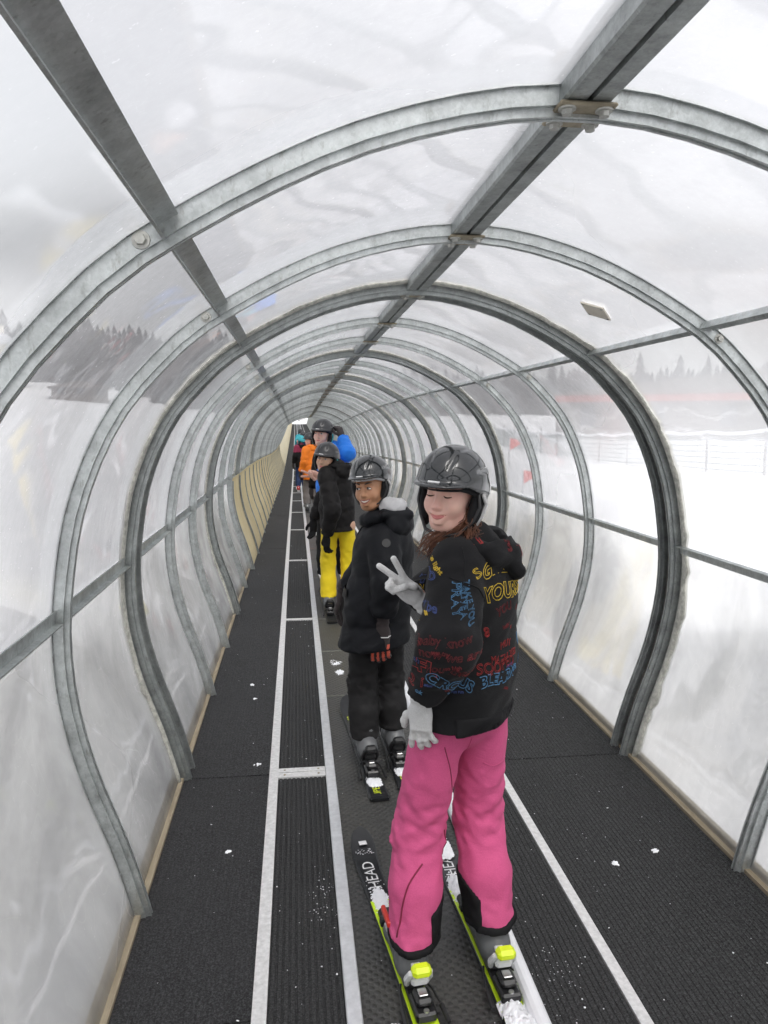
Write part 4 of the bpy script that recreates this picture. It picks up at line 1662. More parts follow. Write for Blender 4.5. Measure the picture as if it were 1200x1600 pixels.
    fo3 = folds(S.get('seed', 1) + 7, T.get('ff', 26) * 1.9, T.get('fa', .006) * .85, (.45, .1, 1), .5)
    g.ell(J['pelvis'], (T['hipw'], T['hipw'] * .82, .13), frame(S.get('pf', tf)), k=.02)
    for i in (0, 1):
        mk, an = J['kn'][i], J['an'][i]
        shin = mk + (an - mk) * .55
        g.cap(J['hip'][i], mk, r0, r1, .022, mod=lambda P, t, u_: fo(P) * (.35 + .8 * u_) + fo3(P) * u_ ** 2)
        g.cap(mk, shin, r1, r2, .03, mod=lambda P, t, u_: fo(P) * (.9 - .4 * u_) + fo3(P) * (1 - u_))
        g.cap(shin, an - _v((0, 0, .04)), r2, r3, .02, mod=lambda P, t, u_: fo(P) * (.45 + .8 * u_) + fo3(P) * u_)
    hz = T['hem']
    aL, aR = J['an']
    def hem(P):
        dl = np.linalg.norm(P[..., :2] - aL[:2], axis=-1)
        dr = np.linalg.norm(P[..., :2] - aR[:2], axis=-1)
        return np.where(dl < dr, hz[0], hz[1]) + .10 * np.where(dl < dr, (P[..., 1] - aL[1]), (P[..., 1] - aR[1])) * T.get('tilt', 1) - P[..., 2]
    g.put((0, 0, 0), (0, 0, 0), hem, inter=True)
    gT = g
    trous = obj('trousers', g.mesh('trousers', M[T['mat']], org), root)
    # ---- jacket
    Kt = S['jacket']
    g = Grid(lo, hi, vx)
    fo2 = folds(S.get('seed', 1) + 50, Kt.get('ff', 20), Kt.get('fa', .006), (0, 0, 1), .8)
    qs, qa = Kt.get('quilt', (0, 0))
    def qmod(amt):
        def fn(P, t, u_):
            z = fo2(P) * amt
            if qa:
                z = z + qa * ((np.abs(np.sin(math.pi * (P[..., 2] + .02 * np.sin(P[..., 0] * 9)) / qs)) + 1e-4) ** .38 - .7)
            return z
        return fn
    def qarm(amt):
        def fn(P, t, u_):
            z = fo2(P) * amt * (.5 + .8 * u_)
            if qa:
                z = z + qa * .9 * ((np.abs(np.sin(math.pi * t / (qs * .8))) + 1e-4) ** .38 - .7)
            return z
        return fn
    a_, fl = Kt['a'], Kt.get('flat', 1.32)
    low = J['pelvis'].copy()
    low[2] = Kt['hem'] - .03
    low[:2] += _v(Kt.get('hemshift', (0, 0)))
    mid = (J['chest'] + low) / 2
    g.cap(low, mid, a_ * Kt.get('hemw', 1.0), a_ * 1.02, .03, flat=(S.get('lf', tf), fl), mod=qmod(1.0))
    g.cap(mid, J['chest'], a_ * 1.02, a_ * .98, .05, flat=(tf, fl), mod=qmod(.8))
    s0, s1 = J['sh']
    g.cap(s0, s1, Kt['sl'][0] * .92, Kt['sl'][0] * .92, .06, mod=qmod(.4))
    g.cap(J['chest'], J['neck'] + _v((0, 0, Kt.get('collar', .0))), a_ * .62, .072, .05, mod=qmod(.3))
    pz = low.copy(); pz[2] = Kt['hem']
    g.plane(pz, Kt.get('hemn', (0, 0, -1)))
    for i in (0, 1):                                                   # sleeves, cut square at the cuff, then blended on
        el, wr = J['el'][i], J['wr'][i]
        g2 = Grid(lo, hi, vx)
        g2.cap(J['sh'][i], el, Kt['sl'][0], Kt['sl'][1], .035, mod=qarm(1.0))
        g2.cap(el, wr, Kt['sl'][1], Kt['sl'][2], .03, mod=qarm(1.2))
        n_ = unit(wr - el)
        g2.plane(wr + n_ * Kt.get('cuff', .01), n_)
        k_ = Kt.get('arm_k', .010)
        h_ = np.clip(.5 + .5 * (g.D - g2.D) / k_, 0, 1)
        g.D = g.D * (1 - h_) + g2.D * h_ - k_ * h_ * (1 - h_)
    jk = obj(Kt.get('name', 'jacket'), g.mesh('jacket', M[Kt['mat']], org), root)
    nk = J['neck']
    gh = Grid(nk - .30, nk + _v((.30, .30, .16)), max(vx * .8, .007))
    Kt['hood'](gh, J, tf)
    hood = obj('hood', gh.mesh('hood', M[Kt['mat']], org), jk)
    # ---- hands, boots
    for i, gl in enumerate(S['gloves']):
        if gl:
            add_glove(root, org, J['wr'][i] + unit(J['wr'][i] - J['el'][i]) * gl.get('out', .035), gl['d'], gl['back'], gl['kind'], gl['mat'], gl.get('s', .9), i == 0, S.get('gv', .0042), gl.get('name', 'glove'))
    for i, bt in enumerate(S['boots']):
        add_boot(root, org, (bt[0], bt[1], BELT_Z + .026 + float(zoff(bt[1]))), bt[2], S.get('bootmat', 'boot_grey'), S.get('bs', .9))
    return dict(root=root, org=org, body=body, trousers=trous, jacket=jk, gT=gT, gJ=g, hood=hood, Lw=Lw, Rh=Rh, J=J, hs=hs)
def patch_from(o, mask, matn, name, off=.002):
    """raised copy of the faces of o whose centre satisfies mask, in the mesh's own space"""
    me = o.data
    n = len(me.vertices)
    co = np.empty(n * 3, np.float32); me.vertices.foreach_get('co', co); co = co.reshape(-1, 3).astype(float)
    no = np.empty(n * 3, np.float32); me.vertices.foreach_get('normal', no); no = no.reshape(-1, 3)
    Q = np.empty(len(me.polygons) * 4, np.int32); me.loops.foreach_get('vertex_index', Q); Q = Q.reshape(-1, 4)
    keep = Q[mask(co[Q].mean(1))]
    if len(keep) == 0:
        return None
    used, inv = np.unique(keep, return_inverse=True)
    V = co[used] + no[used] * off
    return obj(name, mesh_from(V, inv.reshape(-1, 4), M[matn], True, name), o)

# ---------------------------------------------------------------- girl in the painted hoodie
def hood_loose(g, J, tf):
    b = -tf
    side = np.cross(tf, (0, 0, 1))
    N = J['neck']
    fo = folds(77, 40, .005, (0, 0, 1), 1)
    md = lambda P, t_, u_: fo(P)
    ring = []
    for an in np.linspace(0, 2 * math.pi, 15):
        f_, s_ = math.cos(an), math.sin(an)
        ring.append(N + tf * f_ * .085 + side * s_ * .108 + _v((0, 0, -.020 - .028 * f_)))
    for p_, q_ in zip(ring[:-1], ring[1:]):
        g.cap(p_, q_, .034, .034, .012, mod=md)
    g.ell(N + b * .090 + _v((0, 0, -.022)), (.112, .052, .055), frame(tf), k=.020, mod=md)
    g.cap(N + b * .115 + _v((0, 0, -.035)), N + b * .150 + _v((0, 0, -.080)), .050, .026, .018, mod=md)
    g.ell(N + b * .075 + _v((0, 0, .045)), (.082, .044, .075), frame(tf), k=.012, sub=True)
P1 = make_person(dict(
    at=(.45, 2.03), label='person in black hoodie with painted lettering and pink ski trousers making a peace sign',
    vox=.0078, hvox=.0036, seed=11, hs=.87,
    face=(-.60, -.79, -.06), roll=R(4), tf=(-.86, .50, 0), pf=(-.55, .83, 0), lf=(-.75, .66, 0),
    skin='skin_fair', lips='lips_fair', eyes='closed', smile=.9, brow='brow_red',
    helmet=dict(s=1.03, dz=.0),
    J=dict(pelvis=(.490, 2.11, .80), chest=(.520, 2.13, 1.14), neck=(.505, 2.12, 1.30), head=(.446, 2.10, 1.447),
           sh=[(.452, 2.025, 1.252), (.60, 2.255, 1.25)], el=[(.402, 1.905, 1.055), (.475, 2.40, 1.09)], wr=[(.352, 1.965, .895), (.385, 2.27, 1.105)],
           hip=[(.415, 2.08, .755), (.562, 2.15, .755)], kn=[(.358, 2.11, .41), (.560, 2.17, .41)], an=[(.325, 2.0, .14), (.575, 2.04, .14)]),
    trousers=dict(mat='pink', r=(.083, .080, .080, .077), hipw=.122, hem=(.135, .150), ff=40, fa=.0045, tilt=1.6),
    jacket=dict(mat='hoodie', name='hoodie', a=.186, flat=1.36, hem=.772, hemw=.95, hemn=(.02, .0, -1), sl=(.080, .088, .058), ff=34, fa=.0055, hood=hood_loose, cuff=.0),
    gloves=[dict(d=(.04, .02, -1), back=(-.45, -.88, 0), kind='loose', mat='knit', s=.84, out=.045),
            dict(d=(-.70, -.12, .62), back=(.25, .95, .2), kind='peace', mat='knit', s=.86, out=.032)],
    boots=[(.312, 2.03, R(6.7)), (.576, 2.07, R(3.4))]))
tr, ho, org = P1['trousers'], P1['hoodie'] if 'hoodie' in P1 else P1['jacket'], P1['org']
aL, aR = P1['J']['an'][0] - org, P1['J']['an'][1] - org
def nearL(C):
    return np.linalg.norm(C[:, :2] - aL[:2], axis=1) < np.linalg.norm(C[:, :2] - aR[:2], axis=1)
# black kick patches on the inner ankles, black hem binding, dark zips, ribbed waistband
def shell_patch(g, region, matn, name, parent, org, off=.006):
    """thin panel lying on an implicit surface wherever region < 0"""
    k = Grid((0, 0, 0), (.01, .01, .01), .01)
    k.ax = g.ax
    P = g.pts((slice(None),) * 3)
    k.D = np.maximum(np.maximum(g.D - off, -(g.D + .009)), region(P)).astype(np.float32)
    return obj(name, k.mesh(name, M[matn], org, 1), parent)
gT, wL, wR = P1['gT'], P1['J']['an'][0], P1['J']['an'][1]
def isL(P):
    return np.linalg.norm(P[..., :2] - wL[:2], axis=-1) - np.linalg.norm(P[..., :2] - wR[:2], axis=-1)
mx = lambda *a_: np.maximum.reduce(a_)
shell_patch(gT, lambda P: mx(isL(P), wL[0] + .048 - P[..., 0], P[..., 2] - .225 - .5 * (P[..., 0] - wL[0] - .06)), 'black_trouser', 'kick_patch', tr, org)
shell_patch(gT, lambda P: mx(-isL(P), P[..., 0] - wR[0] + .040, P[..., 2] - .235 + .9 * (P[..., 0] - wR[0] + .05)), 'black_trouser', 'kick_patch', tr, org)
shell_patch(gT, lambda P: mx(isL(P), P[..., 2] - .150 - .16 * (P[..., 1] - wL[1])), 'black_trouser', 'hem_binding', tr, org, .007)
shell_patch(gT, lambda P: mx(-isL(P), P[..., 2] - .165 - .16 * (P[..., 1] - wR[1])), 'black_trouser', 'hem_binding', tr, org, .007)
bt = bvh_of(tr.data)
def seam(pts, dirn, r_, matn, name, parent, bvh, o_):
    """cord laid on a surface: world points dropped along dirn"""
    C = []
    for p_ in catmull(pts, 6):
        l_, n_, i_, d_ = bvh.ray_cast(Vector(_v(p_) - o_) - Vector(unit(dirn)) * .3, Vector(unit(dirn)), .8)
        if l_ is not None and (not C or (l_ - C[-1]).length < .05):
            C.append(l_ + n_ * r_ * .3)
    if len(C) > 3:
        MB().tube(C, r_, 5).build(name, M[matn], parent, True)
seam([(.24, 1.955, .36), (.24, 1.955, .28), (.24, 1.955, .16)], (1, .45, 0), .0026, 'maroon', 'zip', tr, bt, org)
seam([(.70, 2.01, .42), (.70, 2.01, .30), (.70, 2.01, .17)], (-1, .25, 0), .0026, 'maroon', 'zip', tr, bt, org)
seam([(.405, 1.9, .72), (.425, 1.9, .64), (.435, 1.9, .56)], (.1, 1, 0), .0016, 'maroon', 'seam', tr, bt, org)
seam([(.49, 1.9, .74), (.475, 1.9, .66), (.44, 1.9, .57), (.40, 1.9, .535)], (.1, 1, 0), .0014, 'pink', 'seam', tr, bt, org)
seam([(.53, 1.9, .63), (.57, 1.9, .615), (.63, 1.9, .63)], (.1, 1, 0), .0014, 'pink', 'seam', tr, bt, org)
shell_patch(P1['gJ'], lambda P: mx(P[..., 2] - .822, .085 - np.hypot(P[..., 0] - P1['J']['wr'][0][0], P[..., 1] - P1['J']['wr'][0][1])), 'black_trouser', 'waistband', ho, org, .006)
bh = bvh_of(ho.data)
# shoulder seam and sleeve seam
seam([(.395, 1.8, 1.235), (.43, 1.8, 1.225), (.475, 1.8, 1.205), (.50, 1.8, 1.16)], (.1, 1, 0), .0022, 'black_trouser', 'seam', ho, bh, org)
seam([(.435, 1.8, 1.31), (.44, 1.8, 1.27), (.437, 1.8, 1.225)], (.1, 1, 0), .0018, 'black_trouser', 'seam', ho, bh, org)
# hair: locks over the collar and one dyed strand across the cheek
q = random.Random(5)
m = MB()
Lw = P1['Lw']
for k in range(230):
    an = q.uniform(-.2, 1.0)
    p0 = _v((-.072 + q.uniform(-.012, .01), -.035 + .05 * an + q.uniform(-.02, .02), -.052 + q.uniform(-.02, .02)))
    p1 = p0 + _v((q.uniform(-.02, .0), .012 + q.uniform(-.02, .02), -.042))
    p2 = p1 + _v((q.uniform(-.03, .035), .010 + q.uniform(-.03, .045), -.035 + q.uniform(-.015, .02)))
    p3 = p2 + _v((q.uniform(-.03, .03), q.uniform(-.02, .03), -.022 + q.uniform(-.02, .03)))
    C = catmull([Lw(x) - org for x in (p0, p1, p2, p3)], 4)
    C = C + .004 * np.sin(np.linspace(0, 9, len(C)) + k)[:, None] * np.array([1, .4, .3])
    m.tube(C, list(np.linspace(.0013, .0005, len(C))), 4)
for k in range(90):                                                   # lock falling in front of the collar under the chin
    p0 = _v((-.066 + q.uniform(-.012, .01), .010 + q.uniform(-.015, .02), -.085 + q.uniform(-.015, .015)))
    p1 = p0 + _v((.045, .042, -.036)) + _v([q.uniform(-.01, .01) for _ in range(3)])
    p2 = p1 + _v((.045, .026, -.030)) + _v([q.uniform(-.012, .012) for _ in range(3)])
    p3 = p2 + _v((.020, .006, -.034)) + _v([q.uniform(-.014, .014) for _ in range(3)])
    C = catmull([Lw(x) - org for x in (p0, p1, p2, p3)], 4)
    C = C + .003 * np.sin(np.linspace(0, 8, len(C)) + k)[:, None] * np.array([1, .4, .3])
    m.tube(C, list(np.linspace(.0014, .0005, len(C))), 4)
m.build('hair', M['hair_red'], P1['root'], True)
# painted lettering
bv = bvh_of(ho.data)
bvh_hood = bvh_of(P1['hood'].data)
def pr(body, p, n, size, mat, outline=.0009, rot=0, arc=0, jit=.0030, seed=0, sx=1.0, up=(0, 0, 1), bold=0.0):
    lay_text(bv, body, _v(p) - org, n, up, size, outline, mat, ho, 'print', rot, arc, jit, .0006, seed, sx, bold)
nb = (.62, -.78, 0)
nc = (-.20, -.98, 0)
pr('GIVE YO', (0.577, 2.05, 1.245), nb, 0.0552, 'print_yellow', outline=0.0012, arc=0.9, sx=0.95, bold=.0022)
pr('YOURSE', (0.578, 2.05, 1.173), nb, 0.0594, 'print_yellow', outline=0.0012, sx=0.95, seed=1, bold=.0022)
pr('S', (0.499, 2.0, 1.241), nc, 0.0424, 'print_yellow', rot=0.6)
pr('love light', (0.389, 2.05, 1.271), nc, 0.0191, 'print_yellow', rot=-0.9, outline=0.0006)
pr('AV "', (0.347, 2.05, 1.133), nc, 0.0297, 'print_yellow', rot=0.2)
pr('PRAY', (0.442, 2.0, 1.187), nc, 0.0361, 'print_blue', rot=-1.5, outline=0.0008)
pr('ALIVE A', (0.461, 2.0, 1.179), nc, 0.0233, 'print_blue', rot=-1.5, outline=0.0006, seed=2)
pr('TAKE YOU', (0.477, 2.0, 1.175), nc, 0.0233, 'print_blue', rot=-1.45, outline=0.0006, seed=3)
pr('DEFL', (0.35, 2.1, 1.006), nc, 0.0552, 'print_red', rot=-0.05, outline=0.0010, seed=4, bold=.0022)
pr('Q i', (0.346, 2.1, 0.957), nc, 0.0466, 'print_red', outline=0.0007, seed=5)
pr('baby know', (0.412, 2.0, 1.086), nc, 0.0340, 'print_darkred', outline=0.0006, seed=6, rot=0.05)
pr('now we are', (0.431, 2.0, 1.048), nc, 0.0361, 'print_darkred', outline=0.0007, seed=7, rot=-0.06)
pr('you know', (0.431, 2.0, 1.005), nc, 0.0319, 'print_darkred', outline=0.0006, seed=8, rot=-0.15)
pr('CIRCUS', (0.428, 2.0, 0.95), nc, 0.0424, 'print_blue', rot=-0.5, outline=0.0012, seed=9, bold=.0022)
pr('db', (0.37, 2.05, 1.234), nc, 0.0424, 'print_navy', seed=10)
pr('YOU', (0.549, 2.05, 1.123), nb, 0.0382, 'print_darkred', seed=11, rot=0.1)
pr('MUY', (0.555, 2.05, 1.019), nb, 0.0275, 'print_red', seed=12, outline=0.0007)
pr('MAZU YES', (0.548, 2.05, 0.985), nb, 0.0275, 'print_red', seed=13, outline=0.0008)
pr('SQOPED', (0.531, 2.02, 0.964), nb, 0.0424, 'print_red', seed=14, outline=0.0009)
pr('BLEARN', (0.544, 2.02, 0.927), nb, 0.0445, 'print_blue', seed=15, outline=0.0015, bold=.0022)
pr('ONE', (0.66, 2.15, 1.002), nb, 0.0466, 'print_blue', seed=16, outline=0.0011, bold=.0022)
pr('LIVE', (0.668, 2.15, 0.941), nb, 0.0382, 'print_blue', seed=17, outline=0.0008)
pr('J', (0.668, 2.15, 0.867), nb, 0.0552, 'print_red', seed=18, outline=0.0008)
pr('A', (0.61, 2.1, 1.113), nb, 0.0254, 'print_darkred', seed=19)
pr('8', (0.492, 2.0, 1.065), nb, 0.0382, 'print_red', seed=20, outline=0.0015)
lay_text(bvh_hood, 'SR', _v((0.495, 2.05, 1.334)) - org, nc, (0, 0, 1), 0.0627, .0016, 'print_red', P1['hood'], 'print', 0, 0, .003, .0006, 21, 1.0)
lay_text(bvh_hood, '3', _v((0.54, 2.1, 1.306)) - org, nb, (0, 0, 1), 0.0482, .0016, 'print_darkred', P1['hood'], 'print', 0, 0, .003, .0006, 21, 1.0)
lay_text(bvh_hood, '12', _v((0.6, 2.1, 1.286)) - org, nb, (0, 0, 1), 0.0434, .0016, 'print_darkred', P1['hood'], 'print', 0, 0, .003, .0006, 21, 1.0)
pr('a a', (0.429, 2.0, 0.916), nc, 0.0170, 'print_blue', seed=24, outline=0.0006)
pr('tribe', (0.38, 2.1, 1.156), nc, 0.0297, 'print_navy', seed=25)
for k_, (w_, x_, z_, s_, m_) in enumerate((('we try', .40, 1.055, .017, 'print_darkred'), ('so high', .44, 1.015, .015, 'print_darkred'), ('NO', .47, .985, .020, 'print_red'), ('star', .37, .955, .016, 'print_navy'), ('up', .42, .935, .016, 'print_darkred'), ('run run', .45, .905, .013, 'print_navy'), ('WAY', .335, 1.07, .018, 'print_darkred'), ('eh', .33, 1.02, .022, 'print_navy'), ('ok', .345, .925, .018, 'print_blue'))):
    pr(w_, (x_, 2.0, z_), nc, s_, m_, outline=.0007, jit=.0045, rot=.3 * math.sin(k_ * 2.3), seed=60 + k_)
for k_, (w_, x_, z_, s_, m_) in enumerate((('wild', .56, 1.075, .020, 'print_darkred'), ('x', .60, 1.06, .02, 'print_red'), ('more', .58, .955, .015, 'print_navy'), ('now', .56, .885, .015, 'print_darkred'), ('YES', .62, .94, .020, 'print_blue'))):
    pr(w_, (x_, 2.05, z_), nb, s_, m_, outline=.0007, jit=.0045, rot=.3 * math.sin(k_ * 1.7), seed=80 + k_)
# ---------------------------------------------------------------- boy in the long quilted coat
def hood_coat(g, J, tf):
    b = -tf
    side = np.cross(tf, (0, 0, 1))
    N = J['neck']
    fo = folds(78, 36, .004, (0, 0, 1), 1)
    md = lambda P, t_, u_: fo(P)
    ring = []
    for an in np.linspace(0, 2 * math.pi, 15):
        f_, s_ = math.cos(an), math.sin(an)
        ring.append(N + tf * f_ * .080 + side * s_ * .100 + _v((0, 0, -.006 - .022 * f_)))
    for p_, q_ in zip(ring[:-1], ring[1:]):
        g.cap(p_, q_, .033, .033, .012, mod=md)
    g.ell(N + b * .090 + _v((0, 0, -.040)), (.120, .058, .074), frame(tf), k=.012, mod=md)
    g.cap(N + b * .06 - side * .115 + _v((0, 0, .015)), N + b * .135 + _v((0, 0, .005)), .020, .024, .010)
    g.cap(N + b * .135 + _v((0, 0, .005)), N + b * .06 + side * .115 + _v((0, 0, .015)), .024, .020, .010)
    g.ell(N + b * .070 + _v((0, 0, .050)), (.080, .046, .062), frame(tf), k=.010, sub=True)
P2 = make_person(dict(
    at=(.40, 3.47), label='smiling person in a long black quilted coat and charcoal trousers with red and grey gloves',
    vox=.0085, hvox=.0038, seed=23, hs=.87,
    face=(-.50, -.85, -.10), roll=R(-5), tf=(-.84, .54, 0), pf=(-.5, .86, 0), lf=(-.72, .69, 0),
    skin='skin_brown', lips='lips_brown', eyes='open', smile=1.5, teeth=1.15, gaze=.002,
    helmet=dict(s=.95, strap='strap_grey', dz=.026, liner='trim_grey'),
    J=dict(pelvis=(.385, 3.49, .70), chest=(.418, 3.51, 1.03), neck=(.412, 3.50, 1.215), head=(.350, 3.475, 1.350),
           sh=[(.398, 3.395, 1.120), (.485, 3.63, 1.125)], el=[(.410, 3.315, .925), (.36, 3.72, .93)], wr=[(.392, 3.34, .765), (.25, 3.72, .80)],
           hip=[(.322, 3.46, .66), (.445, 3.53, .66)], kn=[(.312, 3.52, .37), (.455, 3.58, .37)], an=[(.316, 3.46, .13), (.468, 3.53, .13)]),
    trousers=dict(mat='charcoal', r=(.080, .074, .074, .076), hipw=.12, hem=(.125, .140), ff=45, fa=.004, tilt=1.4),
    jacket=dict(mat='coat', name='coat', a=.172, flat=1.18, hem=.585, hemw=1.13, hemshift=(-.02, 0), hemn=(.05, .0, -1), sl=(.076, .076, .062), quilt=(.235, .013), ff=38, fa=.004, hood=hood_coat, cuff=.005),
    gloves=[dict(d=(-.02, .0, -1), back=(-.25, -.97, 0), kind='relaxed', mat='glove_dark', s=1.12, out=.072),
            dict(d=(-.1, .1, -1), back=(-.7, .6, 0), kind='relaxed', mat='glove_dark', s=.95)],
    boots=[(.322, 3.46, R(3.8)), (.470, 3.54, R(2.5))], bootmat='boot_grey'))
# front placket and pocket seams, round sleeve badge, grey jersey hood inside the coat hood
cj, o2 = P2['jacket'], P2['org']
tf2 = unit((-.84, .54, 0))
fc = _v((.40, 3.50, 0)) - o2
patch_from(cj, lambda C: (np.abs((C[:, :2] - fc[:2]) @ np.array([tf2[1], -tf2[0]])) < .020) & ((C[:, :2] - fc[:2]) @ tf2[:2] > .05) & (C[:, 2] < 1.16), 'coat2', 'placket', .006)
patch_from(cj, lambda C: (np.abs((C[:, :2] - fc[:2]) @ np.array([tf2[1], -tf2[0]]) + .10) < .058) & ((C[:, :2] - fc[:2]) @ tf2[:2] > .02) & (np.abs(C[:, 2] - .855) < .020), 'coat2', 'pocket_flap', .008)
sb = P2['J']['sh'][0] * .93 + P2['J']['el'][0] * .07
bv2 = bvh_of(cj.data)
loc, nor, ix, ds = bv2.ray_cast(Vector(sb - o2) + Vector((0, -.2, 0)), Vector((.05, 1, 0)))
if loc:
    MB().tube([tuple(loc - nor * .004), tuple(loc + nor * .002)], .020, 16).build('badge', M['trim_black'], cj)
g = Grid((.30, 3.34, 1.12), (.62, 3.68, 1.42), .006)
N2, b2 = P2['J']['neck'], -tf2
s2 = np.cross(tf2, (0, 0, 1))
fo_ = folds(9, 32, .006, (0, 0, 1), 1)
g.ell(N2 + b2 * .075 + _v((0, 0, .035)), (.075, .040, .050), frame(tf2), k=.01, mod=lambda P, a_, c_: fo_(P))
g.ell(N2 + b2 * .045 - s2 * .05 + _v((0, 0, .045)), (.040, .045, .050), frame(tf2), k=.03, mod=lambda P, a_, c_: fo_(P))
obj('inner_hood', g.mesh('inner_hood', M['hoodgrey'], o2), P2['root'])
# coral backs on the near glove
gl = [c for c in P2['root'].children if c.name.startswith('glove')][0]
patch_from(gl, lambda C: (C[:, 1] > .066) & (C[:, 1] < .15) & (np.min(np.abs(C[:, 0:1] - np.array([[.033, .011, -.012, -.034]])), axis=1) < .0052), 'glove_red', 'finger_stripe', .0012)
patch_from(gl, lambda C: (C[:, 0] > .030) & (C[:, 1] > -.005) & (C[:, 1] < .09), 'glove_red', 'side_panel', .0012)
patch_from(gl, lambda C: (C[:, 2] > .0) & (np.abs(C[:, 1] - .034 - .1 * C[:, 0]) < .0022), 'print_white', 'piping', .0016)

# ---------------------------------------------------------------- the others up the carpet
def skeleton(x, y, H, tf, head_dx=(0, 0, 0), pf=(0, 1, 0), over=None):
    s = H / 1.52
    tf = unit(tf)
    rt = np.cross(tf, (0, 0, 1))
    pr_ = np.cross(unit(pf), (0, 0, 1))
    b = _v((x, y, BELT_Z + zoff(y)))
    T = lambda r_, f_, u_: b + s * (rt * r_ + tf * f_ + _v((0, 0, u_))) + _v((0, .05 * u_, 0))
    Lg = lambda r_, f_, u_: b + s * (pr_ * r_ + unit(pf) * f_ + _v((0, 0, u_))) + _v((0, .05 * u_, 0))
    J = dict(pelvis=T(0, 0, .80), chest=T(0, .02, 1.13), neck=T(0, .01, 1.275), head=T(0, .035, 1.405) + _v(head_dx),
             sh=[T(-.15, 0, 1.215), T(.15, 0, 1.215)], el=[T(-.20, .0, .985), T(.20, .0, .985)], wr=[T(-.215, .07, .79), T(.215, .07, .79)],
             hip=[Lg(-.075, 0, .76), Lg(.075, 0, .76)], kn=[Lg(-.09, .05, .43), Lg(.09, .05, .43)], an=[Lg(-.09, 0, .13), Lg(.09, 0, .13)])
    if over:
        J.update(over)
    return J
def simple_person(x, y, H, label, jm, tm, tf, face, over=None, vox=.013, hvox=.0065, skinm='skin_fair', hmat='satin_black', strap='teal', quilt=(.12, .015), boot='boot_grey', detail=1, gl='glove_dark', gloves=None, seed=3, hem=.70, head_dx=(0, 0, 0), a=.165, fit=1.0, roll=0, leg=1.0):
    J = skeleton(x, y, H, tf, head_dx, over=over)
    z0 = BELT_Z + float(zoff(y))
    s = H / 1.52
    gloves = gloves or [dict(d=(0, .1, -1), back=np.cross(unit(tf), (0, 0, -1)), kind='relaxed', mat=gl, s=.95), dict(d=(0, .1, -1), back=np.cross(unit(tf), (0, 0, 1)), kind='relaxed', mat=gl, s=.95)]
    return make_person(dict(at=(x, y), label=label, vox=vox, hvox=hvox, seed=seed, hs=.94 * min(s, 1.04), face=face, roll=roll, tf=tf, pf=(-.2, .95, 0), lf=tf,
        skin=skinm, eyes='open', smile=.6, detail=detail, helmet=dict(s=1.0, mat=hmat, strap=strap, badge=detail > 0), J=J,
        trousers=dict(mat=tm, r=(.088 * s * leg, .082 * s * leg, .082 * s * leg, .080 * s), hipw=.13 * s * leg, hem=(z0 + .135, z0 + .135), ff=38, fa=.005),
        jacket=dict(mat=jm, a=a * s * fit, flat=1.25, hem=z0 + hem * s, hemw=1.04, sl=(.080 * s, .074 * s, .058 * s), quilt=quilt, ff=34, fa=.005, hood=hood_coat),
        gloves=gloves, boots=[(J['an'][0][0], J['an'][0][1], R(2)), (J['an'][1][0], J['an'][1][1], R(-1))], bootmat=boot, gv=.006))
P3 = simple_person(.360, 6.42, 1.53, 'person in a black quilted jacket and bright yellow ski trousers', 'coat2', 'yellow', (-.72, .69, 0), (-.42, -.90, -.03), skinm='skin_tan',
    head_dx=(-.075, -.03, -.06), hvox=.005, vox=.012, quilt=(.125, .017), hem=.72, roll=R(8), leg=.86,
    over=dict(el=[_v((.300, 6.20, .93)), _v((.24, 6.66, .98))], wr=[_v((.255, 6.25, .715)), _v((.16, 6.64, .80))]), gl='black_trouser', seed=31)
P4 = simple_person(.385, 7.42, 1.70, 'person in a bright blue jacket with one arm raised behind a dark helmet', 'blue', 'black_trouser', (-.55, .83, 0), (-.42, -.90, -.0),
    head_dx=(-.100, -.05, -.015), quilt=(0, 0), boot='boot_red', hvox=.0055, hem=.72, seed=41, roll=R(4),
    over=dict(sh=[_v((.310, 7.33, 1.33)), _v((.445, 7.46, 1.345))], el=[_v((.38, 7.16, 1.13)), _v((.505, 7.30, 1.36))], wr=[_v((.235, 7.0, 1.155)), _v((.465, 7.42, 1.50))]),
    gloves=[dict(d=(-.85, -.1, .25), back=(.2, .9, .3), kind='peace', mat='skin_fair', s=.98, name='hand', out=.02), dict(d=(-.3, .1, .95), back=(.6, -.7, 0), kind='grip', mat='glove_dark', s=1.0)])
patch_from(P4['jacket'], lambda C: np.linalg.norm(C - (_v((.27, 7.33, 1.395)) - P4['org']), axis=1) < .10, 'tealcloth', 'collar', .004)
P45 = simple_person(.43, 10.45, 1.52, 'person in black trousers and red boots mostly hidden behind the blue jacket', 'coat2', 'black_trouser', (-.6, .8, 0), (-.3, .9, 0), boot='boot_red', detail=0, vox=.016, hvox=.010, seed=45)
P5 = simple_person(.30, 14.9, 1.54, 'person in an orange ski jacket and grey trousers', 'orange', 'grey_trouser', (-.7, .71, 0), (-.85, -.45, -.1), detail=0, vox=.017, hvox=.009, seed=51, quilt=(.14, .018), hmat='satin_black', hem=.62, a=.18)
P6 = simple_person(.14, 21, 1.54, 'person in a black jacket with maroon shoulders and a teal helmet', 'coat2', 'navy', (-.6, .8, 0), (-.8, .4, 0), detail=0, vox=.018, hvox=.010, hmat='teal', boot='boot_red', seed=61, quilt=(0, 0), hem=.66)
patch_from(P6['jacket'], lambda C: C[:, 2] > 1.10, 'maroon', 'yoke', .004)
P7 = simple_person(.28, 29, 1.66, 'far person in a navy jacket and dark helmet near the top of the carpet', 'navy', 'black_trouser', (-.3, .95, 0), (-.2, .95, 0), detail=0, vox=.022, hvox=.012, seed=71, hmat='satin_black')
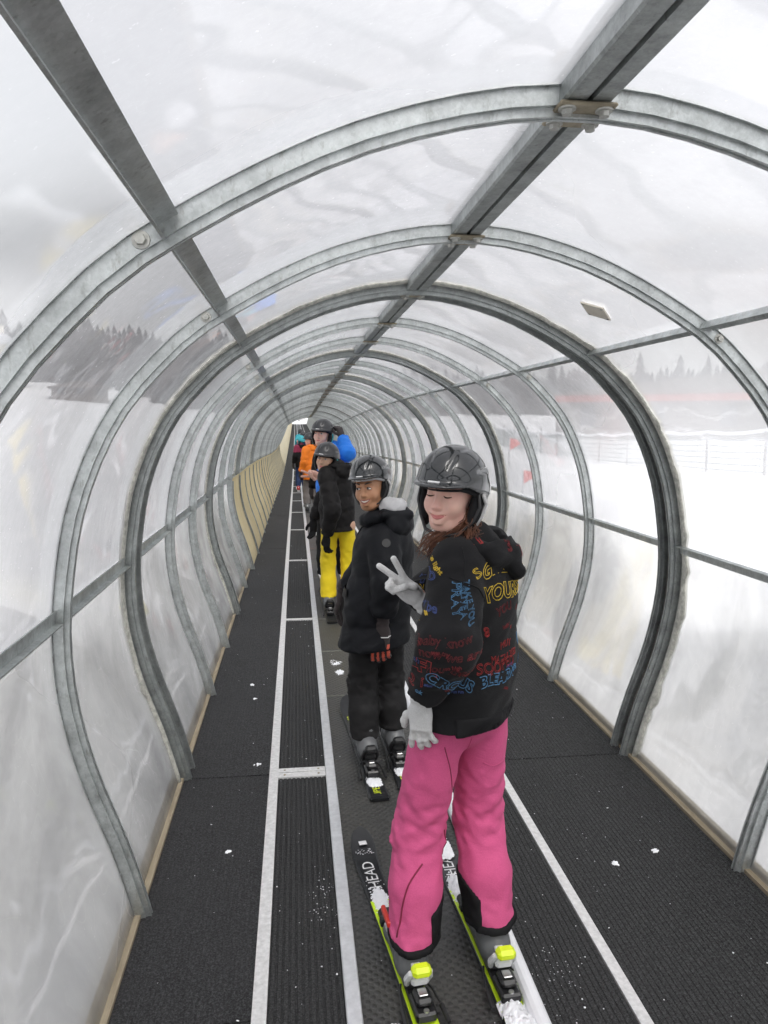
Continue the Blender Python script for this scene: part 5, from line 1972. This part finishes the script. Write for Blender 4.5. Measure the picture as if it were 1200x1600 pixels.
P8 = simple_person(.22, 38, 1.6, 'farthest person in a teal jacket near the tunnel mouth', 'tealcloth', 'black_trouser', (-.2, .97, 0), (-.2, .95, 0), detail=0, vox=.024, hvox=.014, seed=81, hmat='satin_black')

# ---------------------------------------------------------------- skis
SK = BELT_Z + .0005
def word_on(e, body, p, size, mat, rot=R(90), z=.0130, zc=None):
    zc = zc or (lambda y: 0)
    V, Fc = text_mesh(body, size, 0)
    c_, s_ = math.cos(rot), math.sin(rot)
    W = [(p[0] + v[0] * c_ - v[1] * s_, p[1] + v[0] * s_ + v[1] * c_, z + zc(p[1] + v[0] * s_ + v[1] * c_)) for v in V]
    W += [(a_, b_, c2 - .0012) for a_, b_, c2 in W]
    n_ = len(V)
    obj('lettering', mesh_from(W, [tuple(f) for f in Fc], M[mat], False, 'lettering'), e)
k1 = add_ski(.312, 2.03, SK, R(6.7), 1.30, .58, 'left ski of the person in pink trousers, black tip with white lettering')
zt = ski_outline(1.30, .58)[2]
word_on(k1, 'HEAD', (0, .492, 0), .062, 'print_white', R(90), .0134, zt)
MB().bevbox((-.015, .640, .0125 + zt(.66)), (.015, .667, .0150 + zt(.66)), .0005).build('sticker', M['print_white'], k1)
k2 = add_ski(.576, 2.07, SK, R(3.4), 1.30, .58, 'right ski of the person in pink trousers, beside the white pipe')
word_on(k2, 'HEAD', (0, .492, 0), .062, 'print_white', R(90), .0134, zt)
k3 = add_ski(.322, 3.46, SK, R(3.8), 1.12, .40, 'left black ski of the person in the long coat with yellow lettering', 'black', 'trim_black', 'trim_black')
word_on(k3, 'SR', (0, .52, 0), .06, 'print_neon', R(90)); word_on(k3, 'SUPER', (0, -.325, 0), .048, 'print_neon', R(90))
MB().bevbox((-.013, .625, .0125), (.013, .648, .0145), .0005).build('sticker', M['print_white'], k3)
k4 = add_ski(.470, 3.54, SK, R(2.5), 1.12, .40, 'right black ski of the person in the long coat, half hidden by pink trousers', 'black', 'trim_black', 'trim_black')
word_on(k4, 'SUPER', (0, -.325, 0), .048, 'print_neon', R(90))
for (P_, who, st, L_, tl) in ((P3, 'the person in yellow trousers', 'black', 1.15, .42), (P4, 'the person in the blue jacket', 'white', 1.3, .5), (P45, 'the hidden person in black trousers', 'white', 1.15, .42), (P5, 'the person in the orange jacket', 'black', 1.15, .42), (P6, 'the person with maroon shoulders', 'white', 1.15, .42), (P7, 'the far person in navy', 'black', 1.15, .42), (P8, 'the farthest person in teal', 'black', 1.15, .42)):
    for i, sd_ in ((0, 'left'), (1, 'right')):
        a_ = P_['J']['an'][i]
        add_ski(float(a_[0]), float(a_[1]), SK + float(zoff(a_[1])), R(2 if i == 0 else -1), L_, tl, '%s ski under the boot of %s' % (sd_, who), st, 'trim_black', 'trim_black', full=P_ in (P3, P4))
# ================================================================ loose snow: flecks on the mats, clumps on the skis
q = random.Random(12)
m = MB()
bm = bmesh.new()
bmesh.ops.create_icosphere(bm, subdivisions=1, radius=1)
bm.verts.index_update()
IV = np.array([v.co[:] for v in bm.verts]); IF = [[v.index for v in f.verts] for f in bm.faces]
bm.free()
def crumb(x, y, z, r_, fl=.5):
    an = q.uniform(0, 6.28)
    s = np.array([r_ * q.uniform(.6, 1.6), r_ * q.uniform(.6, 1.3), r_ * fl])
    V = IV * s * (1 + .35 * rng.standard_normal((len(IV), 1)))
    c_, d_ = math.cos(an), math.sin(an)
    m.add(np.stack([V[:, 0] * c_ - V[:, 1] * d_ + x, V[:, 0] * d_ + V[:, 1] * c_ + y, V[:, 2] + z], 1), IF)
def ground_at(x):
    return -.0125 if .165 < x < .62 else -.004
for k in range(420):
    y = 1.3 + 9 * q.random() ** 1.7
    x = q.choice([q.uniform(-.5, -.15), q.uniform(-.1, .11), q.uniform(.17, .62), q.uniform(.69, .92), q.uniform(.97, 1.59), q.uniform(.97, 1.59)])
    crumb(x, y, ground_at(x) + float(zoff(y)) + .0008, q.choice([.0012, .0016, .002, .0028]))
def patch(ox, oy, oz, ang, sx, sy, thr, hgt, seed, cell=.005, fall=1.0):
    """an irregular smear of snow: the part of a rough height field that stands above the surface"""
    nx_, ny_ = int(sx / cell) + 2, int(sy / cell) + 2
    U, W = np.meshgrid(np.linspace(-sx / 2, sx / 2, nx_), np.linspace(-sy / 2, sy / 2, ny_))
    n_ = .55 * fbm(U * 55 + seed, W * 55, seed) + .45 * np.random.default_rng(seed).standard_normal(U.shape) * .8
    e_ = (2 * U / sx) ** 2 + (2 * W / sy) ** 2
    n_ = n_ * .5 + fall * (1 - e_) - thr
    hz = np.clip(n_, 0, 1) ** .6 * hgt
    c_, d_ = math.cos(ang), math.sin(ang)
    X, Y = U * c_ - W * d_ + ox, U * d_ + W * c_ + oy
    Z = oz + hz - .002
    on = n_ > 0
    cells = on[:-1, :-1] | on[1:, :-1] | on[:-1, 1:] | on[1:, 1:]
    J_, I_ = np.nonzero(cells)
    a_ = J_ * nx_ + I_
    Q = np.stack([a_, a_ + 1, a_ + nx_ + 1, a_ + nx_], 1)
    if len(Q) == 0:
        return
    us, inv = np.unique(Q, return_inverse=True)
    V = np.stack([X.ravel(), Y.ravel(), Z.ravel()], 1)[us]
    m.add(V, [tuple(f) for f in inv.reshape(-1, 4)])
for k, (cx, cy, sx, sy, thr, hg) in enumerate(((1.05, 3.95, .10, .20, .62, .012), (1.12, 4.15, .09, .16, .7, .010), (.25, 5.0, .16, .18, .75, .010), (.27, 4.8, .08, .16, .62, .010), (-.285, 2.74, .022, .03, .25, .008), (-.21, 3.47, .07, .06, .8, .006), (1.37, 2.55, .03, .035, .3, .008), (1.18, 2.49, .028, .035, .3, .008), (.25, 1.83, .09, .20, .95, .006), (-.30, 4.6, .03, .05, .4, .008), (-.27, 4.35, .025, .04, .4, .006))):
    patch(cx, cy, ground_at(cx) + .001, q.uniform(-.6, .6), sx, sy, thr, hg, 40 + k, .005)
# snow packed on the skis
def on_ski(ox, oy, ang, y0, y1, n, r_, hw=.030, h0=.014):
    for k in range(n):
        ly = q.uniform(y0, y1)
        lx = q.uniform(-hw, hw)
        x = ox + lx * math.cos(ang) - ly * math.sin(ang)
        y = oy + lx * math.sin(ang) + ly * math.cos(ang)
        crumb(x, y, SK + h0 + q.random() * r_ * .5, r_ * q.uniform(.35, 1.1), .6)
def ski_snow(ox, oy, ang, ly, sx, sy, thr, hgt, seed, h0=.013):
    patch(ox - ly * math.sin(ang), oy + ly * math.cos(ang), SK + h0, ang, sx, sy, thr, hgt, seed, .0045, .8)
ski_snow(.312, 2.03, R(6.7), .345, .066, .15, .25, .010, 1)
ski_snow(.312, 2.03, R(6.7), -.30, .070, .20, .35, .012, 3)
ski_snow(.576, 2.07, R(3.4), -.33, .085, .30, -.05, .034, 4)
ski_snow(.576, 2.07, R(3.4), .33, .075, .20, .05, .024, 5)
ski_snow(.576, 2.07, R(3.4), .585, .075, .17, .05, .016, 6, .020)
ski_snow(.322, 3.46, R(3.8), -.235, .072, .11, .10, .014, 7)
ski_snow(.470, 3.54, R(2.5), -.235, .070, .10, .10, .014, 8)
on_ski(.312, 2.03, R(6.7), .60, .645, 60, .0022, .034, .028)
for k in range(60):
    crumb(q.gauss(.08, .03), q.gauss(2.42, .09), -.0035, .0018 * q.uniform(.5, 1.4))
    crumb(q.gauss(.76, .05), q.gauss(1.98, .10), -.0035, .0016 * q.uniform(.5, 1.4))
on_ski(.576, 2.07, R(3.4), -.46, -.20, 40, .004, .040, .022)
on_ski(.312, 2.03, R(6.7), .26, .46, 30, .003, .034, .016)
o = m.build('loose_snow', M['flake'], None, True)
tag(o, 'crumbs of loose snow scattered on the mats, belt and skis', 'snow', kind='stuff')
